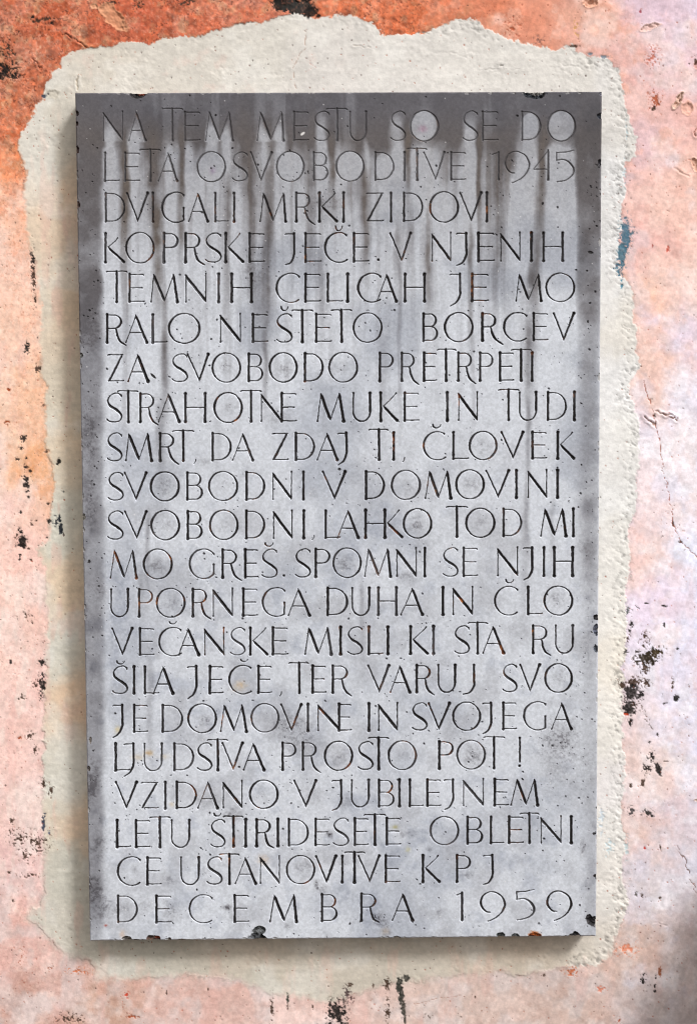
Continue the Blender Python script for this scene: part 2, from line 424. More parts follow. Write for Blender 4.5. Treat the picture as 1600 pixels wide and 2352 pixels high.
BLK, UMB, BLU, RST = (32, 29, 28), (72, 55, 46), (74, 112, 134), (150, 72, 40)
SPOTS = [
 (12, 160, 26, 20, .55, BLK), (2, 172, 14, 10, .9, BLK), (40, 175, 14, 8, .5, BLK), (100, 46, 30, 7, .45, UMB), (75, 40, 6, 6, .6, BLK), (120, 52, 5, 4, .8, BLK), (20, 120, 26, 40, .2, UMB),
 (655, 9, 24, 15, 1.1, BLK), (685, 15, 26, 14, 1.1, (50, 49, 48)), (712, 27, 15, 11, 1.0, BLK), (731, 37, 5, 3, .9, BLK), (640, 2, 12, 8, .8, BLK), (700, 0, 18, 7, .8, BLK), (430, 5, 20, 7, .4, UMB), (250, 6, 18, 6, .4, UMB), (318, 12, 10, 12, .45, UMB),
 (101, 220, 6, 4, .8, (64, 74, 92)), (42, 70, 5, 4, .5, BLK), (110, 215, 4, 3, .7, (64, 74, 92)),
 (75, 600, 5, 28, .55, BLK), (78, 640, 5, 30, .55, UMB), (80, 690, 4, 20, .35, UMB), (62, 800, 7, 12, .6, BLK), (86, 848, 7, 10, .6, UMB), (20, 895, 4, 3, .7, RST), (16, 970, 5, 5, .6, RST), (100, 930, 4, 3, .7, UMB),
 (55, 1007, 7, 8, .75, BLK), (48, 1030, 5, 4, .6, BLK), (62, 1074, 8, 4, .7, BLK), (70, 1081, 5, 3, .8, BLK), (62, 1100, 10, 11, .55, BLK), (58, 1113, 6, 5, .95, BLK), (64, 1118, 4, 4, .9, BLK), (62, 1129, 5, 3, .7, BLK),
 (66, 1141, 2.5, 3, .9, BLK), (48, 1177, 3, 4, .9, BLK), (113, 1197, 5, 5, .95, BLK), (129, 1197, 6, 9, .75, (36, 40, 48)), (136, 1192, 5, 7, .7, (36, 40, 48)), (140, 1214, 5, 11, .95, (30, 34, 42)), (147, 1228, 1.6, 5, .9, (60, 40, 40)),
 (53, 1245, 9, 12, .95, BLK), (46, 1252, 9, 5, .8, BLK), (51, 1219, 6, 6, .7, BLK), (40, 1230, 6, 7, .45, UMB), (67, 1260, 8, 4, .5, UMB), (46, 1280, 3, 7, .7, BLK), (72, 1285, 5, 3, .5, UMB), (84, 1196, 4, 2.5, .8, UMB), (136, 1060, 3.5, 6, .95, BLK), (131, 1066, 4, 3, .8, BLK),
 (106, 1038, 5, 3, .9, UMB), (72, 1204, 4, 7, .5, UMB), (61, 1052, 3, 3, .9, BLK), (41, 1054, 5, 3, .7, BLK), (146, 1129, 5, 5, .6, (70, 72, 70)), (110, 1158, 4, 3, .7, UMB), (108, 1235, 3, 2.5, .9, UMB),
 (72, 1425, 6, 9, .55, UMB), (60, 1410, 7, 7, .3, UMB), (96, 1522, 8, 8, .65, BLK), (97, 1568, 7, 24, .7, BLK), (82, 1575, 8, 12, .4, UMB), (93, 1602, 6, 7, .7, BLK), (50, 1602, 7, 7, .6, UMB), (70, 1690, 9, 8, .6, UMB), (25, 1521, 3, 5, .95, BLK), (45, 1695, 4, 4, .6, RST), (80, 1722, 7, 9, .35, UMB),
 (100, 1802, 5, 12, .45, UMB), (117, 1815, 7, 9, .6, UMB), (101, 1892, 4, 18, .75, (60, 66, 84)), (113, 1913, 3, 4, .9, (40, 60, 100)), (50, 1925, 26, 16, .35, UMB), (25, 1886, 7, 7, .5, UMB), (85, 1935, 26, 20, .38, UMB), (60, 1965, 14, 16, .3, UMB), (22, 2005, 4, 3, .9, UMB), (70, 2010, 22, 5, .3, UMB), (30, 2070, 3, 3, .9, UMB), (24, 1910, 5, 10, .4, UMB),
 (118, 2225, 6, 6, .25, RST), (290, 2285, 6, 9, .7, (196, 70, 50)), (303, 2335, 18, 3, .5, RST), (160, 2340, 26, 12, .38, UMB), (180, 2345, 6, 6, .7, UMB), (383, 2280, 2, 6, .9, UMB), (180, 2230, 22, 6, .35, (200, 110, 70)), (50, 2200, 8, 14, .3, RST), (478, 2273, 2, 4, .9, UMB),
 (624, 2322, 4, 34, .6, UMB), (660, 2296, 3, 12, .8, (50, 56, 48)), (661, 2318, 3, 10, .5, UMB), (718, 2313, 2, 5, .9, UMB),
 (774, 2330, 20, 30, .62, BLK), (757, 2330, 4, 30, .75, BLK), (803, 2261, 6, 5, .8, UMB), (795, 2283, 9, 16, .42, (80, 66, 66)), (806, 2292, 8, 10, .35, (86, 66, 66)),
 (888, 2262, 8, 13, .6, UMB), (890, 2327, 7, 20, .65, UMB), (888, 2300, 5, 14, .3, UMB), (857, 2265, 2, 5, .8, UMB),
 (916, 2262, 6, 18, .97, (52, 52, 48)), (921, 2290, 5, 22, .97, (52, 52, 48)), (926, 2318, 4, 22, .9, (62, 60, 54)), (929, 2342, 3, 14, .8, (66, 62, 56)), (932, 2247, 8, 7, .85, (58, 56, 52)), (1248, 2240, 3, 4, .9, UMB), (1090, 2290, 2, 3, .9, UMB), (982, 2335, 8, 5, .35, UMB),
 (1449, 1434, 5, 6, .75, BLK), (1447, 1448, 6, 5, .7, BLK), (1440, 1465, 6, 12, .35, UMB), (1436, 1497, 5, 5, .75, (60, 58, 54)), (1481, 1460, 9, 9, .45, UMB), (1478, 1480, 24, 14, .2, UMB), (1484, 1511, 25, 16, .78, (40, 32, 22), -0.3), (1505, 1499, 20, 10, .68, (60, 48, 30), -0.35),
 (1481, 1537, 7, 15, .65, UMB, 0.3), (1456, 1566, 28, 10, .62, UMB), (1484, 1570, 10, 7, .65, UMB), (1449, 1590, 19, 18, .84, BLK), (1472, 1595, 9, 9, .65, BLK), (1443, 1626, 14, 18, .88, BLK), (1455, 1618, 10, 10, .5, UMB), (1438, 1641, 7, 3, .9, (170, 60, 34)),
 (1446, 1658, 4, 12, .7, BLK), (1437, 1515, 6, 4, .6, UMB), (1430, 1575, 7, 7, .55, UMB), (1552, 1604, 6, 7, .95, BLK), (1526, 1616, 10, 1.6, .6, BLK, -0.2), (1543, 1575, 3, 14, .5, UMB), (1509, 1687, 2.6, 4, .95, BLK), (1494, 1737, 7, 12, .72, BLK), (1510, 1765, 6, 14, .95, BLK, -0.35),
 (1484, 1766, 9, 12, .5, BLK), (1475, 1798, 5, 8, .8, UMB), (1447, 1805, 4, 4, .7, UMB), (1525, 1392, 8, 1.6, .9, BLK, 0.1), (1484, 1386, 7, 1.5, .9, BLK, 0.05), (1462, 1395, 10, 1.6, .6, BLK, 0.6), (1440, 1402, 8, 8, .5, (60, 72, 66)), (1524, 1435, 2.5, 5, .85, BLK), (1555, 1490, 2.5, 2.5, .95, BLK), (1490, 1705, 2.5, 2.5, .9, BLK), (1478, 1640, 4, 24, .3, UMB, -0.5), (1492, 1668, 1.5, 18, .45, UMB, -0.6), (1528, 1748, 6, 1.5, .8, UMB),
 (1488, 1868, 13, 8, .7, (50, 46, 46)), (1450, 1862, 8, 9, .6, (60, 58, 60)), (1515, 1945, 2, 7, .8, UMB, -0.3), (1480, 1948, 3, 3, .9, (190, 50, 40)), (1460, 2055, 5, 5, .5, (84, 80, 76)), (1473, 2060, 5, 6, .4, UMB), (1514, 2062, 2.5, 3, .95, UMB),
 (1476, 2248, 7, 9, .62, BLK), (1475, 2256, 3, 4, .95, BLK), (1502, 2265, 2.5, 5, .95, BLK), (1503, 2277, 4, 3, .8, BLK), (1505, 2250, 1.5, 8, .7, BLK), (1514, 2232, 4, 9, .9, (140, 76, 48)), (1310, 2232, 12, 12, .45, (200, 112, 76)), (1420, 2345, 8, 6, .6, (176, 92, 66)), (1382, 2272, 12, 8, .5, (214, 138, 116)), (1440, 2180, 22, 16, .35, (220, 140, 112)),
 (1434, 540, 12, 42, .8, BLU), (1428, 582, 10, 28, .85, (84, 120, 138)), (1450, 533, 8, 10, .55, (96, 116, 130)), (1420, 612, 8, 20, .7, BLU), (1427, 652, 3, 12, .6, (90, 140, 160)), (1386, 130, 10, 4, .6, (128, 138, 150)), (1358, 123, 8, 3, .6, (128, 138, 150)), (976, 74, 14, 3, .6, (140, 132, 124)), (1438, 300, 3, 26, .5, (190, 206, 212)), (1433, 395, 4, 26, .45, (196, 210, 216)), (1437, 1945, 6, 26, .4, (190, 206, 210)), (1398, 1945, 10, 20, .5, (206, 222, 228)), (1380, 1880, 8, 30, .5, (206, 216, 224)),
 (1499, 130, 14, 20, .32, (196, 120, 104)), (1505, 230, 14, 26, .3, (176, 96, 70)), (1500, 250, 6, 5, .6, UMB), (1318, 70, 8, 16, .3, (206, 160, 96)), (1240, 92, 16, 8, .4, (150, 110, 100)), (1178, 60, 18, 20, .25, (176, 92, 66)), (1470, 26, 3, 4, .9, (150, 60, 70)), (1595, 140, 5, 10, .5, UMB), (1316, 106, 10, 3, .75, UMB), (1497, 563, 3, 4, .8, (150, 60, 50)), (1532, 572, 4, 6, .7, (200, 96, 80)),
 (1503, 955, 4, 6, .5, UMB), (1545, 960, 10, 3, .5, (120, 84, 72)), (1562, 1245, 3, 3, .8, UMB), (1544, 1203, 2, 9, .8, UMB), (1340, 980, 1, 1, .9, UMB)]
for s in SPOTS:
    spot(*s[:6], rot=(s[6] if len(s) > 6 else 0.0), seed=30 + (int(s[0]) % 5))


def gouge(pts, width, depth, colr=None, k=0.85, lip=0.0):
    """cracks, scrapes: a groove along a polyline that wanders"""
    for (x0, y0), (x1, y1) in zip(pts[:-1], pts[1:]):
        R = width * 3 + 8
        w = wwin(min(x0, x1) - R, max(x0, x1) + R, min(y0, y1) - R, max(y0, y1) + R)
        if w is None:
            continue
        uu = U[w] + 3.0 * fbm(U[w], V[w], 11, 2, 50)
        vv = V[w] + 3.0 * fbm(U[w], V[w], 11, 2, 51)
        dx, dy = x1 - x0, y1 - y0
        t = np.clip(((uu - x0) * dx + (vv - y0) * dy) / (dx * dx + dy * dy), 0, 1)
        d = np.hypot(uu - x0 - t * dx, vv - y0 - t * dy)
        ww = width * (0.75 + 0.5 * fbm(U[w], V[w], 18, 2, 52))
        g = sstep(1.0, 0.2, d / np.maximum(ww, 0.3))
        HH[w] -= depth * g
        if lip:
            HH[w] += lip * np.exp(-((d - 2.2 * width) / (1.2 * width)) ** 2) * (1 - g)
        if colr is not None:
            C[w] = mix(C[w], np.array(colr, dtype=np.float64), k * g)


gouge([(1479, 868), (1484, 905), (1498, 948), (1515, 1020), (1522, 1080), (1535, 1140), (1544, 1200), (1560, 1240), (1581, 1260), (1606, 1290)], 1.5, 1.6, (150, 70, 44), 0.9)
gouge([(1552, 1940), (1560, 1955), (1573, 1980), (1583, 2020), (1600, 2052)], 1.3, 1.4, (110, 80, 72))
gouge([(140, 75), (160, 84), (185, 97), (198, 108)], 2.2, 3.0, (110, 56, 40), 0.7, 0.8)
gouge([(74, 130), (88, 148), (98, 162)], 2.0, 2.5, (110, 56, 40), 0.6, 0.8)
gouge([(702, 70), (700, 110), (684, 130), (672, 160), (676, 185), (678, 208)], 1.4, 1.4, (186, 156, 140), 0.7)
gouge([(720, 118), (712, 142), (722, 152), (700, 166)], 1.0, 0.8, (206, 150, 140), 0.6)
gouge([(950, 2306), (985, 2300), (1015, 2292), (1060, 2288)], 1.0, 0.8, (170, 130, 116), 0.6)
gouge([(1548, 385), (1562, 395), (1578, 405)], 2.4, 1.5, (240, 210, 196), 0.5, 0.6)
gouge([(150, 212), (155, 222)], 1.2, 1.2, (170, 110, 84), 0.7)
gouge([(178, 175), (179, 205)], 2.6, 2.2, (176, 156, 126), 0.5, 1.0)
gouge([(1290, 150), (1330, 152)], 1.4, 1.0, None)
gouge([(1000, 120), (1060, 126), (1090, 140)], 1.0, 0.9, None)
gouge([(1100, 160), (1150, 158), (1210, 162)], 1.2, 0.9, None, 0, 0.4)
gouge([(812, 105), (850, 108)], 1.6, 1.2, (206, 190, 176), 0.4, 0.4)
gouge([(1145, 150), (1156, 153)], 2.4, 2.0, (150, 146, 140), 0.6, 0.8)
gouge([(280, 2290), (284, 2318), (300, 2332), (330, 2350)], 1.2, 1.0, (186, 110, 90), 0.7)
gouge([(100, 1790), (112, 1800), (118, 1812)], 1.3, 1.2, (150, 130, 112), 0.6)
gouge([(1503, 2118), (1530, 2126)], 1.4, 1.0, None, 0, 0.4)
gouge([(1505, 945), (1525, 952), (1540, 952), (1552, 962)], 2.6, 2.4, (150, 110, 90), 0.6, 1.2)
gouge([(1480, 958), (1492, 968), (1504, 975)], 2.4, 2.4, (130, 96, 80), 0.6, 1.2)
gouge([(1600, 290), (1593, 300), (1597, 312)], 2.4, 3.0, (150, 84, 66), 0.7, 1.0)
gouge([(1540, 372), (1580, 368), (1604, 372)], 1.2, 1.2, (196, 120, 100), 0.5)


def lost(u, v, ru, rv, rot, depth, colr, k):
    """a chip knocked out of the plaster: a ragged hollow with a pale broken edge"""
    R = max(ru, rv) * 2.0
    w = wwin(u - R, u + R, v - R, v + R)
    a, b = U[w] - u, V[w] - v
    c, s = math.cos(rot), math.sin(rot)
    r = np.hypot((a * c + b * s) / ru, (-a * s + b * c) / rv) + 0.3 * fbm(U[w], V[w], 10, 3, 55)
    g = sstep(1.02, 0.86, r)
    HH[w] -= depth * g * (0.7 + 0.5 * fbm(U[w], V[w], 7, 3, 56))
    HH[w] += 0.35 * depth * np.exp(-((r - 1.12) / 0.12) ** 2)
    C[w] = mix(C[w], np.array(colr, dtype=np.float64), k * sstep(1.3, 1.1, r))


lost(1556, 233, 7, 20, 0.55, 8.0, (222, 190, 172), 0.8)
lost(1576, 248, 13, 14, 0.2, 3.0, (226, 176, 156), 0.6)
lost(1596, 380, 8, 14, -0.3, 5.0, (226, 180, 158), 0.7)
lost(1352, 6, 16, 8, 0.1, 6.0, (228, 176, 150), 0.7)
lost(1491, 62, 22, 7, -0.35, 4.0, (230, 190, 176), 0.6)
lost(258, 36, 16, 34, -0.75, 2.8, (214, 156, 122), 0.8)
lost(218, 14, 8, 6, 0.3, 2.8, (224, 176, 140), 0.7)
lost(1598, 150, 6, 9, 0.0, 4.0, (200, 150, 140), 0.6)
lost(1600, 1838, 8, 3, 0.0, 3.0, (200, 170, 150), 0.6)
lost(120, 215, 14, 10, 0.0, 1.2, (186, 178, 164), 0.5)

# scattered pits and flecks over the whole wall
NP_ = 5200
pu, pv = rng.uniform(-20, W + 20, NP_), rng.uniform(-20, H + 20, NP_)
for k in range(NP_):
    lft = pu[k] < 130
    if 190 < pu[k] < 1360 and 225 < pv[k] < 2140:
        continue
    if not lft and rng.random() < 0.35:
        continue
    r = rng.uniform(0.8, 2.0) * (1.2 if rng.random() < 0.1 else 1.0)
    w = wwin(pu[k] - 6, pu[k] + 6, pv[k] - 6, pv[k] + 6)
    if w is None:
        continue
    an, el = rng.uniform(0, 3.1), rng.uniform(0.5, 1.0)
    a, b = U[w] - pu[k], V[w] - pv[k]
    d = np.hypot(a * math.cos(an) + b * math.sin(an), (-a * math.sin(an) + b * math.cos(an)) / el) / r
    g = sstep(1.3, 0.5, d)
    col_ = [(96, 56, 44), (60, 44, 40), (150, 76, 54), (176, 100, 78)][rng.integers(0, 4)]
    C[w] = mix(C[w], np.array(col_, dtype=np.float64), rng.uniform(0.35, 0.9) * g)
    HH[w] -= rng.uniform(0.3, 1.4) * g

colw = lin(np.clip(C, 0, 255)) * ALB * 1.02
far = np.maximum(np.maximum(-U - 60, U - W - 60), np.maximum(-V - 60, V - H - 60))
HH *= sstep(600, 0, far)
co = np.stack([GX, -HH * PX, GZ], -1).reshape(-1, 3)
nr, nc = U.shape
idx = np.arange(nr * nc).reshape(nr, nc)
faces = np.stack([idx[:-1, :-1], idx[1:, :-1], idx[1:, 1:], idx[:-1, 1:]], -1).reshape(-1, 4)
fc = 0.25 * (SD[:-1, :-1] + SD[1:, :-1] + SD[1:, 1:] + SD[:-1, 1:]).ravel()
isp = fc > 0
# the wall has a body behind its face
ring = np.concatenate([idx[0, :-1], idx[:-1, -1], idx[-1, :0:-1], idx[:0:-1, 0]])
back = np.arange(len(ring)) + len(co)
cob = co[ring].copy()
cob[:, 1] = 0.4
co2 = np.concatenate([co, cob])
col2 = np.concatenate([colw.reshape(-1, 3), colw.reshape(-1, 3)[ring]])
sk = np.stack([ring, np.roll(ring, -1), np.roll(back, -1), back], -1)
q = [nc - 1, nr - 1]
corner = [back[0], back[q[0]], back[q[0] + q[1]], back[2 * q[0] + q[1]]]
wall_faces = np.concatenate([faces[~isp], sk, np.array([corner])])
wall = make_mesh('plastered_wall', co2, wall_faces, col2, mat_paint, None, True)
wall['label'] = 'weathered plaster wall with flaking pink and orange limewash behind the stone plaque'
wall['category'] = 'wall'
patch = make_mesh('mortar_patch', co2, faces[isp], col2, mat_mortar, wall, True)
patch['label'] = 'pale ragged mortar patch around the plaque'
# added block, unseen right of the view, shaped to shade the lower corner
def shade_block():
    P0 = [from_design(u, v, 0.0) for u, v in ((1640, 2060), (1614, 2352))]
    P1 = [from_design(u, v, 0.0) for u, v in ((1852, 1708), (1540, 2352))]
    xr_, zb_ = P1[0][0] + 0.5, P0[1][2] - 1.5
    back = [(P0[0][0], P0[0][2]), (xr_, P0[0][2] + 0.02), (xr_, zb_), (P0[1][0] - 0.1, zb_), (P0[1][0], P0[1][2])]
    front = [(P1[0][0], P1[0][2]), (xr_, P1[0][2] + 0.02), (xr_, zb_), (P1[1][0] - 0.2, zb_), (P1[1][0], P1[1][2])]
    vs, fs = [], []
    for (a, b), (c, d), dep in zip(back, front, (0.22, 0.22, 0.40, 0.40, 0.23)):
        vs += [(a, 0.02, b), (c, -dep, d)]
    n = len(back)
    for i in range(n):
        a, b = 2 * i, 2 * ((i + 1) % n)
        fs.append((a, b, b + 1, a + 1))
    fs += [tuple(2 * i + 1 for i in range(n)), tuple(2 * i for i in range(n))[::-1]]
    me = bpy.data.meshes.new('shade_block')
    me.from_pydata(vs, [], fs)
    at = me.color_attributes.new('Col', 'FLOAT_COLOR', 'POINT')
    at.data.foreach_set('color', np.tile(np.append(lin(np.array([150., 128., 116.])) * ALB, 1.0), len(vs)).astype(np.float32))
    me.materials.append(mat_paint)
    o = bpy.data.objects.new('shade_block', me)
    o.parent = wall
    COL.objects.link(o)


shade_block()
gm = bpy.data.meshes.new('ground')
gm.from_pydata([(-12, 0.3, -2.1), (-12, -14, -2.1), (12, -14, -2.1), (12, 0.3, -2.1)], [], [(0, 1, 2, 3)])
mg = bpy.data.materials.new('dark_paving')
mg.use_nodes = True
nt = mg.node_tree
nz = nt.nodes.new('ShaderNodeTexNoise')
nz.inputs['Scale'].default_value = 5.0
nz.inputs['Detail'].default_value = 8.0
cr = nt.nodes.new('ShaderNodeValToRGB')
cr.color_ramp.elements[0].color = (0.035, 0.030, 0.026, 1)
cr.color_ramp.elements[1].color = (0.11, 0.095, 0.08, 1)
nt.links.new(nz.outputs['Fac'], cr.inputs['Fac'])
nt.links.new(cr.outputs[0], nt.nodes['Principled BSDF'].inputs['Base Color'])
nt.nodes['Principled BSDF'].inputs['Roughness'].default_value = 0.9
gm.materials.append(mg)
ground = bpy.data.objects.new('ground', gm)
ground['kind'] = 'structure'
COL.objects.link(ground)
del C, CWALL, CPAT, HW, HP, du, dv, cloud, cloud2, streak, lump

